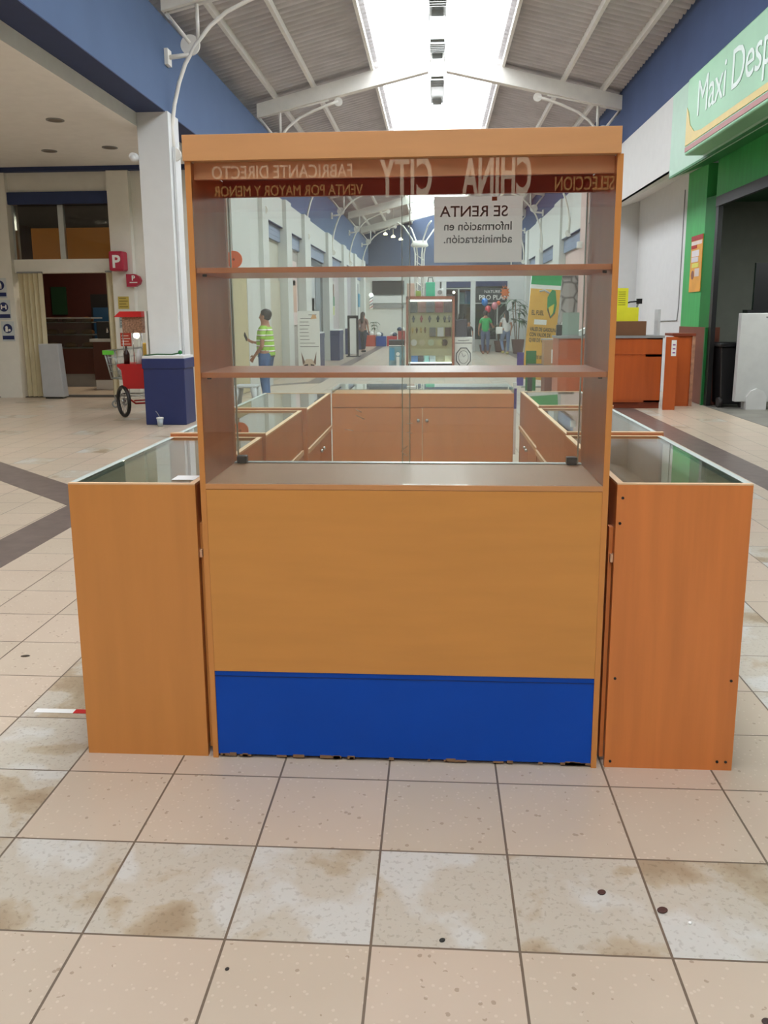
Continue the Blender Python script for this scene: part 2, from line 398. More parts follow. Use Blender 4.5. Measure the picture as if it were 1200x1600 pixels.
struct('trim_5', MB().box(-12, -4.3, BY-.16, BY-.001, 4.03, 4.1), M['navy'])
struct('trim_6', MB().box(-12, -5.9, BY-.01, BY+.35, 0, .012), M['dark'])
# transom window with orange panel behind
o = bpy.data.objects.new('window_2', None); COL.objects.link(o); o['kind'] = 'structure'
mb = MB(); mb.box(-7.74, -5.85, BY-.06, BY+.02, 3.48, 3.69); lab(mb.build('header_board', M['navy'], o), 'navy board above the transom')
MB().box(-7.72, -5.84, BY+.1, BY+.11, 2.52, 3.48).build('pane', M['glassd'], o)
mb = MB(); mb.box(-6.86, -6.76, BY+.06, BY+.14, 2.52, 3.48); mb.box(-7.72, -7.68, BY+.06, BY+.14, 2.52, 3.48); mb.build('window_frame', M['alu'], o)
mb = MB(); mb.box(-7.6, -5.84, BY+.5, BY+.52, 2.45, 3.12); mb.build('back_panel', mat('orange_board', 'C0701A', .5, emit=.1), o)
# ceiling downlights in the wing
dl = empty('ceiling_downlight', (-5.16, 11.4, 4.1), '', 'ceiling light', 'round recessed lights in the wing ceiling')
MB().lathe([(.12, -.012), (.12, -.002)], n=20).build('rim', M['grey'], dl); MB().lathe([(.095, -.014), (.095, -.012)], n=20).build('diffuser', mat('dull_lamp', '6B6258', .5), dl)
for i, (x, y) in enumerate(((-5.16, 11.4), (-5.14, 13.23), (-6.2, 13.4), (-7.1, 11.6))):
    c = dl if i == 0 else copy_tree(dl); c.location = (x, y, 4.1)
    c['label'] = ['unlit recessed ceiling light nearest the camera, left of the white pillar', 'unlit recessed ceiling light closest to the white pillar, near the wall', 'unlit recessed ceiling light between the other wing lights, near the back wall', 'unlit recessed ceiling light at the left edge of the photo'][i]
o = MB(); o.lathe([(.05, -.08), (.06, 0), (.04, .07)], (-4.1, 11.42, 3.6), 12, M['white'], 'y').ball((-4.1, 11.36, 3.58), .045, m=M['white'])
tag(o.build('alarm_sensor'), 'small white sensor fixed to the left edge of the white pillar', 'sensor')
# folding shutters of the bakery
def accordion(name, x0, x1, y, n, label, d=.07, z1=2.27):
    o = empty(name, (x0, y, 0), label, 'folding shutter')
    wv = (x1-x0)/n
    mb = MB()
    for k in range(n):
        xa = k*wv
        mb.prism([(xa, 0), (xa+wv*.5, -d), (xa+wv, 0), (xa+wv, .015), (xa+wv*.5, -d+.02), (xa, .015)], .02, z1, 'z')
    mb.build('folded_panel', mat('cream_shutter', 'C9BF9F', .5, var=.04), o)
    MB().box(0, x1-x0, -.04, .04, z1, z1+.03).build('rail', M['grey'], o)
    return o
accordion('folding_shutter', -7.66, -7.2, BY-.02, 5, 'cream folding shutter pushed to the left side of the bakery entrance')
accordion('folding_shutter', -5.99, -5.8, BY-.06, 2, 'cream folding shutter pushed to the right side of the bakery entrance')
# bakery interior
mb = MB(); mb.box(-9.5, -9.4, BY+.3, 19.5, 0, 3.6); mb.box(-4.3, -4.2, BY+.3, 19.5, 0, 3.6); mb.box(-9.5, -4.2, 19.5, 19.6, 0, 3.6)
struct('wall_bakery_back', mb, mat('dark_red_wall', '4A1E18', .6))
struct('ceiling_bakery', MB().box(-9.5, -4.2, BY+.3, 19.6, 3.55, 3.65), M['dark'])
dk = mat('dark_brown_panel', '4A2218', .4)
o = empty('bakery_counter', (-7.95, 17.2, 0), 'dark brown bakery counter with glass display shelves inside the entrance', 'counter')
MB().box(-.6, .62, 0, .6, .28, .82).build('front_panel', dk, o); MB().box(-.6, .62, .05, .6, 0, .28).build('plinth', M['grey'], o)
mb = MB()
for z in (.82, 1.1, 1.36): mb.box(-.6, .62, .05+.1*(z-.8), .6, z, z+.02)
mb.build('shelf', M['alu'], o); MB().box(-.6, .62, -.0, .008, .82, 1.45).build('glass_front', M['glassd'], o)
MB().box(-.6, .62, .0, .6, 1.45, 1.48).build('top', M['grey'], o)
bread = mat('bread_crust', 'A87238', .7)
for r, z in ((0, .84), (1, 1.12), (2, 1.38)):
    for k in range(3):
        b = MB().ball((0, 0, .035), .15, .1, .06, n=10).build('bread_loaf', bread); b.location = (-8.35+k*.4, 17.5, z+.012)
        tag(b, ['leftmost', 'middle', 'rightmost'][k]+[' loaf on the low bakery counter shelf', ' loaf on the middle bakery counter shelf', ' loaf on the top bakery counter shelf'][r], 'bread', 'loaves in the bakery counter')
o = empty('bakery_counter', (-6.7, 16.55, 0), 'brown service counter with pale top to the right inside the bakery', 'counter')
MB().box(-.35, 1.1, 0, .6, .2, .98).build('body', dk, o); MB().box(-.4, 1.12, -.04, .62, .98, 1.04).build('worktop', M['lgrey'], o); MB().box(-.35, 1.1, .03, .6, 0, .2).build('plinth', M['beige'], o)
o = empty('drinks_fridge', (-7.5, 18.7, 0), 'tall black drinks fridge with blue glow inside the bakery', 'fridge')
MB().box(-.45, .45, 0, .6, 0, 2.0).build('cabinet', M['black'], o); MB().box(-.4, .4, -.02, 0, .3, 1.7).build('door', mat('blue_glow_glass', '1E3A52', .2, emit=.03), o)
o = empty('coffee_machine', (-6.75, 16.75, 1.04), 'dark coffee machine standing on the service counter', 'coffee machine')
MB().box(-.25, .25, -.1, .3, 0, .35).build('body', M['black'], o, .02); MB().tube([(0, -.14, .12), (0, -.14, .22)], .03, 8).build('spout', M['chrome'], o)
o = empty('wall_picture', (-9.05, 19.45, 1.55), 'green lit menu picture on the dark bakery wall', 'picture'); MB().box(-.18, .18, 0, .05, 0, .65).build('picture', mat('menu_green', '1C3A24', .4, emit=.03), o)
for i, (x, z) in enumerate(((-7.62, 1.98), (-6.3, 1.52), (-6.28, 1.42), (-6.4, 1.32))):
    b = MB().ball((0, 0, 0), .028 if i else .035, n=10).build('small_lamp', mat('lamp_white', 'FFF6E0', .3, emit=6)); b.location = (x-(0 if not i else .4), 15.2 if not i else 17.6, z)
    tag(b, ['bright little lamp at the left shutter of the bakery', 'top light spot of the three deep in the bakery', 'middle light spot of the three deep in the bakery', 'lowest light spot of the three deep in the bakery'][i], 'lamp', 'light spots in the bakery')
area('bakery_lamp', (-6.8, 17, 3.4), (0, 0, 0), .6, .6, 30, (1, .85, .65))
o = empty('display_case', (-7.05, 14.6, 0), 'plain grey white board case standing in the bakery doorway', 'display case')
MB().prism([(-.18, .03), (.22, .03), (.16, 1.0), (-.2, 1.0)], 0, .2, 'y').build('body', mat('pale_grey_board', 'A5A7A8', .5), o, .01); MB().box(-.15, .18, .03, .17, .0, .03).build('base', M['black'], o)

# blue round signs on the wing wall
for i, (u, z) in enumerate(((-7.97, 2.03), (-7.93, 1.64), (-7.89, 1.25))):
    o = empty('safety_sign', (u, BY-.1, z), ['white sign with blue circle showing an arm, topmost of three by the shutter', 'white sign with blue circle showing two hands, middle of three by the shutter', 'white sign with blue circle showing a masked face, lowest of three by the shutter'][i], 'sign', 'blue health signs on the wall')
    MB().box(-.12, .12, -.012, 0, -.2, .16).build('board', mat('sign_white', 'BFC6C8', .5), o)
    MB().disc((0, -.014, .03), .085, .004).build('blue_circle', mat('sign_blue', '14245A', .5), o)
    mb = MB()
    if i == 0: mb.prism([(-.03, .085), (.01, .09), (.035, .04), (.03, -.03), (.01, -.03), (.01, .03), (-.02, .05)], -.018, -.0165, 'y')
    elif i == 1: mb.box(-.055, -.03, -.018, -.0165, -.01, .07); mb.box(.03, .055, -.018, -.0165, -.01, .07); mb.box(-.03, .03, -.018, -.0165, .02, .04)
    else: mb.disc((-.02, -.0172, .05), .025, .0015); mb.box(-.045, .005, -.018, -.0165, -.03, .03); mb.disc((.035, -.0172, .0), .022, .0015)
    mb.build('symbol', M['paper'], o)
    MB().box(-.11, .11, -.014, -.011, -.17, -.1).build('caption_bar', mat('sign_blue', '14245A', .5), o)
# P signs
o = empty('blade_sign', (-5.66, 14.5, 2.45), 'square crimson light box with a white P above the bakery doorway', 'sign')
MB().box(-.13, .13, -.0, .25, -.17, .17).build('box', M['crimson'], o, .03); text('P', .3, (-.07, -.004, -.11), FRONT, M['paper'], o, bold=.008)
o = empty('round_end_sign', (-5.42, 14.86, 2.12), 'crimson half round sign with a small white P on the white wall', 'sign')
mb = MB(); mb.prism([(-.13, -.11), (.03, -.11), (.1, -.07), (.13, 0), (.1, .07), (.03, .11), (-.13, .11)], -.2, -.1, 'y'); mb.build('board', M['crimson'], o)
text('P', .12, (-.03, -.203, .0), FRONT, M['paper'], o, bold=.004); MB().box(-.07, .07, -.202, -.2, -.045, -.03).build('caption_bar', M['paper'], o)
# notices on the pilaster
for i, (z0, z1, c, l) in enumerate(((1.62, 1.84, 'B9A34C', 'yellow notice sheet, topmost on the pilaster by the bakery'), (1.28, 1.56, '9AA7A6', 'white notice sheet with grey drawing on the pilaster'), (.95, 1.19, 'B03A26', 'red notice sheet, lowest on the pilaster by the bakery'))):
    o = empty('wall_notice', (-5.66, BY-.145, z0), l, 'notice', 'notices on the bakery pilaster')
    MB().box(-.1, .1, -.004, 0, 0, z1-z0).build('sheet', mat('notice_%d' % i, c, .6), o)
    mb = MB()
    for k in range(4): mb.box(-.08, .08-.03*(k % 2), -.006, -.004, .03+k*.05, .045+k*.05)
    mb.build('printed_lines', mat('notice_ink_%d' % i, ('7A6A2A', '55605F', 'E0C8B8')[i], .6), o)

# navy box bin at the white pillar
def navy_bin(x0, x1, y0, y1, h, label):
    o = empty('pillar_planter', ((x0+x1)/2, (y0+y1)/2, 0), label, 'planter box', 'navy boxes at the pillar feet')
    a, b = (x1-x0)/2, (y1-y0)/2
    MB().box(-a, a, -b, b, 0, h-.08).build('body', M['navybox'], o, .01)
    MB().box(-a-.012, a+.012, -b-.012, b+.012, h-.16, h-.02).build('lid', M['navybox'], o, .01)
    MB().box(-a, a, -b, b, h-.02, h+.015).build('white_top', M['white'], o)
    return o
o = navy_bin(-3.99, -3.42, 10.95, 11.4, .93, 'navy blue box with white top in front of the near white pillar')
MB().tube([(-.28, -.15, .95), (-.1, -.16, .965), (.1, -.15, .96), (.24, -.15, .985)], .01, 6).build('cable', mat('green_cable', '2F5A34', .5), o)
lab(MB().ball((.22, -.15, .99), .03, n=8).build('plug', M['dgreen'], o), 'small green knob')
o = empty('paper_cup', (-3.74, 10.8, 0), 'clear takeaway cup with white lid and straw on the floor by the navy box', 'cup')
MB().lathe([(.032, 0), (.045, .11)], n=16).build('cup', mat('frosted_plastic', 'A9B4BB', .3), o); MB().lathe([(.05, .11), (.05, .12), (.03, .127)], n=16).build('lid', M['paper'], o)
MB().tube([(0, 0, .12), (-.03, 0, .18), (-.055, 0, .21)], .005, 6).build('straw', M['grey'], o)
tag(MB().lathe([(.3, -.01), (.3, .01)], (-4.13, 11.72, .3), 30, M['paper'], 'x').lathe([(.29, .01), (.29, .018)], (-4.13, 11.72, .3), 30, M['dark'], 'x').box(-4.14, -4.11, 11.55, 11.8, .3, 1.55, M['paper']).build('snack_cart_board'), 'white curved board standing between the snack cart and the navy box', 'board')
# red snack cart
o = empty('snack_cart', (-4.42, 12.0, 0), 'small red snack cart with gabled red roof and bicycle wheel beside the pillar', 'cart')
rd = mat('cart_red', 'A80C10', .45)
MB().prism([(-.17, .43), (.14, .43), (.16, .7), (.2, .74), (.2, .79), (-.25, .79), (-.25, .76), (-.19, .7)], -.25, .25, 'y').build('bin', rd, o)
MB().prism([(-.25, 1.47), (-.16, 1.55), (.16, 1.55), (.16, 1.47)], -.25, .25, 'y').build('roof', M['red'], o)
pc = mat('popcorn', '93705A', .9, var=.5, scale=40)
lab(MB().box(-.15, .14, -.2, .2, 1.24, 1.47).build('snack_case', pc, o), 'case filled with brown snacks')
for x in (-.15, .13):
    for y in (-.2, .2): MB().tube([(x, y, .79), (x, y, 1.24)], .008, 6).build('post', M['chrome'], o)
wh = MB(); n = 28
wh.tube([(-.17+.0*k, -.3, .32) if False else (-.22, -.3+0*k, .3) for k in range(2)], .001, 3)
ring = [(-.19, .3*math.cos(2*PI*k/n)*.99-.25, .3+.285*math.sin(2*PI*k/n)) for k in range(n+1)]
def wheel(parent, loc, r, th, rz_=0, spokes=14):
    wo = bpy.data.objects.new('wheel', None); COL.objects.link(wo); wo.parent = parent; wo.location = loc; wo.rotation_euler = (0, 0, rz_)
    MB().tube([(0, (r-th)*math.cos(2*PI*k/24), (r-th)*math.sin(2*PI*k/24)) for k in range(25)], th, 8, cap=False).build('tyre', M['black'], wo)
    mb = MB()
    for k in range(spokes): mb.tube([(0, 0, 0), (0, (r-th*1.6)*math.cos(2*PI*k/spokes), (r-th*1.6)*math.sin(2*PI*k/spokes))], .003, 4)
    mb.lathe([(.02, -.03), (.02, .03)], n=10, axis='x'); mb.build('spokes', M['chrome'], wo); return wo
wh.bm.free()
wheel(o, (-.2, -.2, .24), .24, .028, .75); wheel(o, (.16, .15, .24), .24, .028, .75)
MB().tube([(-.14, -.2, .45), (-.13, -.22, .3), (-.05, -.12, .2), (.12, 0, .2)], .014, 6).build('fork', rd, o)
MB().tube([(-.08, -.1, .24), (.15, .05, .24)], .012, 6).build('axle', rd, o)
for nm, x, z, h, c, l in (('sauce_bottle', -4.54, .79, .26, '2A120C', 'dark brown bottle standing on the red cart ledge'), ('plastic_jar', -4.36, .79, .22, 'C9CCCE', 'white plastic jar standing on the red cart ledge')):
    b = MB().lathe([(.04, 0), (.045, h*.5), (.045, h*.6), (.018, h*.8), (.016, h)], n=14).build(nm, mat(nm+'_m', c, .3)); b.location = (x, 11.82, z); tag(b, l, 'bottle' if 'bottle' in nm else 'jar')
b = MB().box(-.07, .07, -.03, .03, 0, .3).build('snack_bag', mat('yellow_bag', 'C9A84A', .5), bevel=.02); b.location = (-4.3, 12.02, .79); tag(b, 'yellow snack packet standing inside the red cart', 'snack packet')
b = MB().ball((0, 0, 0), .045, n=12).build('light_bulb', mat('bulb', 'FFF4D8', .3, emit=5)); b.location = (-4.44, 12.0, 1.2); tag(b, 'glowing bulb hanging below the red cart case', 'light bulb')
# shopping trolley
o = empty('shopping_trolley', (-5.02, 13.3, 0), 'wire shopping trolley with green corner behind the snack cart', 'shopping trolley')
wm = mat('trolley_wire', 'A9B0AE', .35, metal=.7)
mb = MB()
def edge(a, b, r=.006): mb.tube([a, b], r, 5)
T0 = [(-.38, -.22, .93), (.42, -.26, 1.0), (.42, .26, 1.0), (-.38, .22, .93)]; B0 = [(-.3, -.18, .48), (.4, -.22, .45), (.4, .22, .45), (-.3, .18, .48)]
for k in range(4): edge(T0[k], T0[(k+1) % 4], .012); edge(B0[k], B0[(k+1) % 4], .01); edge(T0[k], B0[k], .01)
def lerp(a, b, t): return tuple(x+(y-x)*t for x, y in zip(a, b))
for k in range(4):
    nn = 16 if k % 2 == 0 else 9
    for j in range(1, nn): edge(lerp(T0[k], T0[(k+1) % 4], j/nn), lerp(B0[k], B0[(k+1) % 4], j/nn), .003)
    for t in (.25, .5, .75): edge(lerp(T0[k], B0[k], t), lerp(T0[(k+1) % 4], B0[(k+1) % 4], t), .003)
for j in range(1, 14): edge(lerp(B0[0], B0[1], j/14), lerp(B0[3], B0[2], j/14), .003)
mb.build('basket', wm, o)
mb = MB(); edge((-.25, -.2, .2), (.5, -.24, .2), .014); edge((-.25, .2, .2), (.5, .24, .2), .014); edge((-.25, -.2, .2), (-.25, .2, .2), .014); edge((.45, -.22, .2), (.4, -.2, .47), .012); edge((.45, .22, .2), (.4, .2, .47), .012); edge((0, -.2, .2), (0, -.2, .46), .01)
mb.build('chassis', M['chrome'], o)
lab(MB().box(-.4, -.22, -.235, -.2, .87, .94).build('corner_cap', mat('lime_plastic', '5FBF3A', .4), o), 'lime green corner')
for x in (-.25, .48):
    for y in (-.2, .2):
        c = MB().tube([(x, y+.06*math.cos(2*PI*k/16), .065+.05*math.sin(2*PI*k/16)) if False else (x+.05*math.cos(2*PI*k/16), y, .062+.05*math.sin(2*PI*k/16)) for k in range(17)], .014, 6, cap=False); c.tube([(x, y, .06), (x, y, .2)], .01, 6); c.build('castor', M['grey'], o)
b = MB().ball((0, 0, .1), .3, .17, .1, n=14).build('plastic_bag', mat('white_bag', 'C4C8CC', .4, bump=.8, scale=9)); b.location = (-4.97, 13.3, .475); tag(b, 'crumpled white plastic bags lying in the wire trolley', 'plastic bag')

# ---- left hall wall beyond the corner
mb = MB(); mb.box(-3.95, -HX, BY, BY+.15, 2.27, 4.19); mb.box(-3.95, -HX, BY+.15, 17.15, 2.27, 4.19); mb.box(-3.95, -HX, 15.95, 17.15, 0, 2.27)
struct('wall_left_corner', mb, M['white2'])
o = accordion('folding_shutter', 0, .95, 0, 8, 'cream folding shutter across the corner shop, left of the man'); o.location = (-3.72, 15.0, 0); o.rotation_euler = (0, 0, PI/2)
o = empty('shop_window', (-3.9, 14.86, .0), 'dark shop window behind the left edge of the cabinet glass', 'window'); MB().box(-.12, .14, -.03, 0, .1, 2.2).build('pane', M['black'], o); MB().box(.14, .19, -.05, 0, 0, 2.27).build('frame', M['alu'], o)
o = empty('round_sign', (-3.6, 14.75, 2.47), 'round orange disc sign with a dark centre on the white corner wall', 'sign')
MB().disc((0, 0, 0), .15, .04).build('disc', M['orange'], o); MB().disc((0, -.022, 0), .022, .01).build('centre', mat('rust', '7A2C14', .6), o); MB().tube([(-.02, .02, 0), (-.04, .12, 0)], .015, 6).build('bracket', M['grey'], o)

leftcols = [(17.15, 17.75), (19.9, 20.6), (22.7, 23.7), (27.6, 28.6), (32.2, 33.2), (36.8, 37.6), (41, 42)]
def bay(side, ya, yb, z_h, z_t, panel, name, sh=M['shutter'], shz=.35):
    s = side; X = s*HX
    mb = MB(); mb.box(*sorted((X, X+s*.12)), ya, yb, z_h, z_t); struct('wall_%s_header' % name, mb, M['white2'])
    mb = MB(); mb.box(*sorted((X+s*.13, X+s*.36)), ya-.0, yb+.0, 0, z_h+.05); struct('wall_%s_shopfront' % name, mb, panel)
    struct('trim_7', MB().box(*sorted((X+s*.0, X+s*.13)), ya, yb, z_h-.02, z_h), M['navy'])
    if sh:
        o = MB(); o.box(*sorted((X+s*.07, X+s*.129)), ya+.02, yb-.02, z_h-shz, z_h-.02)
        for k in range(3): o.box(*sorted((X+s*.065, X+s*.07)), ya+.02, yb-.02, z_h-shz+.1*k, z_h-shz+.1*k+.05)
        return o.build('shutter_box', sh)
mb_cols = []
for i, (a, b) in enumerate(leftcols):
    struct('wall_left_column', MB().box(-3.98, -HX+.09, a, b, 0, 4.19), M['white2'])
leftpan = [mat('greige_panel', 'B9B7A8', .7), mat('greige_panel2', 'A8A29C', .7), mat('dark_glass_front', '4C5358', .25), mat('pale_front', 'B5ADAE', .6), mat('pale_front2', 'A7A2A6', .6), M['white2']]
spot = ['first', 'second', 'third', 'fourth', 'fifth', 'sixth']
for i in range(6):
    o = bay(-1, leftcols[i][1], leftcols[i+1][0], 3.55, 4.19, leftpan[i], 'left')
    tag(o, 'blue grey roller shutter box over the %s shop bay along the left wall' % spot[i], 'shutter', 'shutter boxes over the left shops')
for i, (a, b) in enumerate(leftcols[2:6]):
    o = navy_bin(-3.62, -3.25, a+.05, b+.2, 1.02, 'navy box at the foot of the %s column along the left wall' % ['third', 'fourth', 'fifth', 'sixth'][i])
# left bay fittings
def panel(name, side, x, ya, yb, z0, z1, c, label, cat, extra=None, th=.03, group=None, fr=None):
    """flat panel on a side wall facing the hall"""
    s = side
    o = empty(name, (x, (ya+yb)/2, z0), label, cat, group); L = (yb-ya)/2
    MB().box(*sorted((0, s*th)), -L, L, 0, z1-z0).build('panel' if cat != 'poster' else 'sheet', mat(c if isinstance(c, str) and len(c) == 6 else name, c, .5), o)
    if extra:
        for (t0, t1, h0, h1, cc) in extra:
            e = MB().box(*sorted((-s*.006, -s*.001)), -L+2*L*t0, -L+2*L*t1, h0*(z1-z0), h1*(z1-z0)).build('printed_area', mat('ink_'+cc, cc, .5), o); lab(e, 'coloured printed area')
    return o
panel('shop_door', -1, -3.745, 17.8, 18.5, 0, 2.3, 'B0692A', 'orange brown wooden door leaf beyond the first left column', 'door')
panel('window_blind', -1, -3.745, 18.55, 19.85, 0, 2.3, 'BDB7A2', 'beige drawn blind beside the brown door leaf', 'blind')
panel('wall_poster', -1, -3.745, 20.8, 22.3, 1.25, 2.9, 'D8C4C0', 'pink and white beauty poster in the second left shop bay', 'poster', [(.1, .5, .7, .95, 'C97A74'), (.2, .5, .1, .6, 'B08A88'), (.5, .9, .2, .7, 'C9A48E'), (.3, .8, .62, .7, '8FA39C')])
panel('shop_window_frame', -1, -3.745, 23.9, 26.9, .4, 3.1, '30363C', 'dark framed shop window in the third left bay', 'window', [(.1, .55, .3, .95, 'B5BABC'), (.15, .5, .35, .6, '5E6A72'), (.6, .95, .1, .9, '7A8388')])
panel('wall_poster', -1, -3.745, 28.8, 30.6, 1.5, 2.75, 'C9C6C0', 'poster of a face over green and yellow labels in the fourth left bay', 'poster', [(.1, .9, .55, .9, '7A5A48'), (.1, .95, .28, .55, '2F7A48'), (.1, .9, .02, .26, 'B8C25A')])
panel('wall_poster', -1, -3.745, 33.4, 35.0, 1.3, 2.5, 'CFC4BA', 'brown haired portrait poster in the fifth left bay', 'poster', [(.2, .8, .3, .95, '8A5A40'), (.1, .6, .0, .25, '4A4A66')])
panel('wall_poster', -1, -3.745, 35.2, 36.4, .2, 1.4, 'C9A48A', 'orange and blue poster standing low in the fifth left bay', 'poster', [(.2, .6, .6, .95, '3F8FC4'), (.3, .9, .05, .5, 'C2704A')])
panel('shop_door', -1, -3.745, 37.8, 40.0, 0, 3.0, '5A6065', 'dark grey shop door in the last left bay', 'door')
panel('wall_sign', -1, -3.55, 38.0, 38.8, 1.9, 2.5, '2E86A8', 'small teal blue sign fixed near the end of the left wall', 'sign')
o = empty('floor_display', (-3.05, 30.3, 0), 'black framed tall floor display with white centre strip by the left columns', 'display stand')
MB().box(-.25, .25, -.2, .2, 0, .03).build('base', M['black'], o); mb = MB(); mb.box(-.2, -.12, -.03, .03, .03, 1.5); mb.box(.12, .2, -.03, .03, .03, 1.5); mb.box(-.2, .2, -.03, .03, 1.4, 1.5); mb.build('frame', M['black'], o); MB().box(-.12, .12, -.02, .02, .1, 1.4).build('panel', M['paper'], o)
# dog poster roll-up
o = empty('banner_stand', (-3.1, 20.0, 0), 'white price banner with a big eared chihuahua picture at its foot', 'banner')
MB().box(-.27, .27, 0, .015, .05, 1.6).build('sheet', M['paper'], o); MB().box(-.28, .28, -.06, .08, 0, .05).build('foot', M['alu'], o)
mb = MB()
for k, (a, b) in enumerate(((.0, .2), (-.2, .1), (-.22, .0), (-.22, .02), (-.22, -.02), (-.22, .0), (-.22, 0), (-.22, .02), (-.22, .15), (-.22, .24))): mb.box(a, b, -.003, 0, 1.5-k*.085, 1.515-k*.085)
mb.build('printed_lines', mat('grey_ink', '7D7D7A', .6), o)
lab(MB().prism([(.05, 1.4), (.2, 1.42), (.18, 1.5), (.1, 1.52)], -.004, -.001, 'y').build('printed_logo', mat('tan_ink', 'D0A070', .6), o), 'tan logo patch')
br = mat('dog_brown', '6E5446', .8); cr = mat('dog_cream', 'CDB9A4', .8)
mb = MB(); mb.prism([(-.2, .62), (-.1, .35), (-.16, .3)], -.006, -.001, 'y', br); mb.prism([(.18, .62), (.1, .35), (.16, .3)], -.006, -.001, 'y', br)
mb.prism([(-.16, .32), (-.08, .44), (.06, .44), (.15, .32), (.13, .22), (.07, .05), (-.07, .05), (-.13, .22)], -.006, -.001, 'y', cr)
mb.prism([(-.13, .3), (-.03, .32), (-.04, .22), (-.12, .22)], -.009, -.006, 'y', M['black']); mb.prism([(.12, .3), (.03, .32), (.04, .22), (.11, .22)], -.009, -.006, 'y', M['black']); mb.prism([(-.04, .18), (.04, .18), (.02, .08), (-.02, .08)], -.009, -.006, 'y', br)
mb.build('printed_dog', None, o)
# grey plastic stool
o = empty('plastic_stool', (-2.83, 12.1, 0), 'light grey plastic stool standing beside the man in the striped shirt', 'stool')
MB().box(-.17, .17, -.17, .17, .42, .46).build('seat', M['lgrey'], o, .02)
for x in (-1, 1):
    for y in (-1, 1):
        MB().tube([(x*.12, y*.12, .43), (x*.16, y*.16, .2), (x*.18, y*.18, 0)], [.05, .036, .03], 8).build('leg', M['lgrey'], o)

# ---- right side
struct('wall_right_panel', MB().box(HX, 3.75, 13.7, 18.5, 3.64, 4.78), mat('white_panel_paint', 'CACAC6', .75, var=.02))
# sloped underside and recessed lower wall
mb = MB(); mb.prism([(HX, 3.64), (4.38, 3.86), (4.38, 3.9), (HX, 3.68)], 13.7, 18.49, 'y'); struct('wall_right_soffit', mb, M['beige'])
struct('wall_right_recess', MB().box(4.35, 4.6, 15.05, 19.2, 0, 4.0), M['white'])
mb = MB(); mb.box(3.63, 4.349, 18.5, 19.1, 0, 4.78); struct('wall_right_column', mb, M['white'])
# green store front
struct('wall_green_panel', MB().box(HX, 3.75, YB, 13.7, 3.58, 4.78), M['pgreen'])
struct('wall_green_soffit', MB().prism([(HX, 3.55), (4.45, 3.84), (4.45, 3.88), (HX, 3.58)], YB, 13.7, 'y'), M['dgreen'])
mb = MB(); mb.box(4.35, 4.5, YB, 13.55, 3.25, 3.84); struct('wall_green_lintel', mb, M['green'])
struct('wall_green_pier', MB().box(4.35, 4.55, 14.02, 15.05, 1.25, 3.84), M['green'])
mb = MB(); mb.prism([(4.35, 14.02), (4.42, 13.55), (4.47, 13.55), (4.55, 14.02)], 1.25, 3.3, 'z'); struct('wall_green_jamb', mb, M['dgreen'])  # darker green than the pier: the jamb's shade is in its colour
struct('wall_wainscot', MB().box(4.33, 4.55, 13.57, 15.04, 0, 1.25), M['marroon'])
struct('trim_8', MB().box(4.31, 4.35, 13.53, 13.58, 0, 1.25), M['dgreen'])
struct('trim_9', MB().box(4.34, 4.40, YB, 13.52, 3.1, 3.25), M['black'])
mb = MB(); mb.box(4.35, 4.42, 13.40, 13.52, 0, 3.12); struct('trim_10', mb, M['black'])
struct('floor_store', MB().box(4.33, 7.9, YB, 15.3, 0, .004), M['gfloor'])
mb = MB(); mb.box(4.56, 8, 15.3, 15.4, 0, 3.8); mb.box(7.8, 7.9, YB, 15.4, 0, 3.8); struct('wall_store_back', mb, mat('store_grey', '6E7069', .7))
struct('ceiling_store', MB().box(4.5, 7.9, YB, 15.4, 3.4, 3.5), mat('store_green_ceiling', '1F4A2A', .6))
area('store_fill_light', (6, 11.5, 3.3), (0, 0, 0), 1.2, 1.2, 55, (.95, 1, .95))  # unseen area light added to brighten the store interior
# storefront sign
o = empty('store_sign', (3.4, 9.75, 3.6), 'large light green Maxi Despensa sign box with yellow and red stripes over the store', 'sign')
def sign_mat():
    return mat('sign_green', '74AA80', .4, var=.16, scale=.8)
MB().box(0, .25, -2.3, 2.3, 0, .98).build('box', sign_mat(), o, .02)
yl = mat('sign_yellow', 'BFA64A', .4); rdm = mat('sign_red', '94504A', .4)
pts = [(2.28, .62), (2.28, .12), (-2.28, .12), (-2.28, .2), (1.6, .2), (1.9, .24), (2.1, .36), (2.2, .55)]
lab(MB().prism(pts, -.006, -.001, 'x').build('yellow_stripe', yl, o), 'yellow curved stripe'); lab(MB().prism([(2.28, .1), (2.28, .04), (-2.28, .04), (-2.28, .1)], -.006, -.001, 'x').build('red_stripe', rdm, o), 'dark red stripe')
text('Maxi Despensa', .64, (-.004, 1.86, .4), TOLEFT, mat('sign_white_letters', 'BCCBC2', .4), o, sx=.98, bold=0, sp=.92)
o = empty('wall_poster', (4.345, 14.33, 1.83), 'orange and yellow meat offer poster on the green store pier', 'poster')
MB().box(-.01, 0, -.3, .3, 0, .92).build('sheet', mat('poster_orange', 'DFA040', .5, var=.15, scale=3), o)
for (a, b, z0, z1, c, l) in ((-.3, .3, .84, .92, 'A01818', 'dark red top strip'), (-.27, .28, .77, .83, 'E2D4CC', 'white heading strip'), (0, .28, .71, .765, 'B02A1E', 'red flag'), (-.15, .24, .58, .68, 'D9D4D6', 'upper white text block'), (-.12, .24, .49, .57, 'D0CCD0', 'lower white text block'), (-.2, .03, .25, .38, 'CFC3BE', 'white price box'), (-.15, .2, .4, .47, 'D8D860', 'yellow centre')):
    lab(MB().box(-.014, -.01, a, b, z0, z1).build('printed_block', mat('pc'+c, c, .5), o), l)
lab(MB().lathe([(.075, -.014), (.075, -.01)], (0, .14, .28), 14, None, 'x').build('printed_meat', mat('meat', '8A5A4C', .6), o), 'brown meat picture')
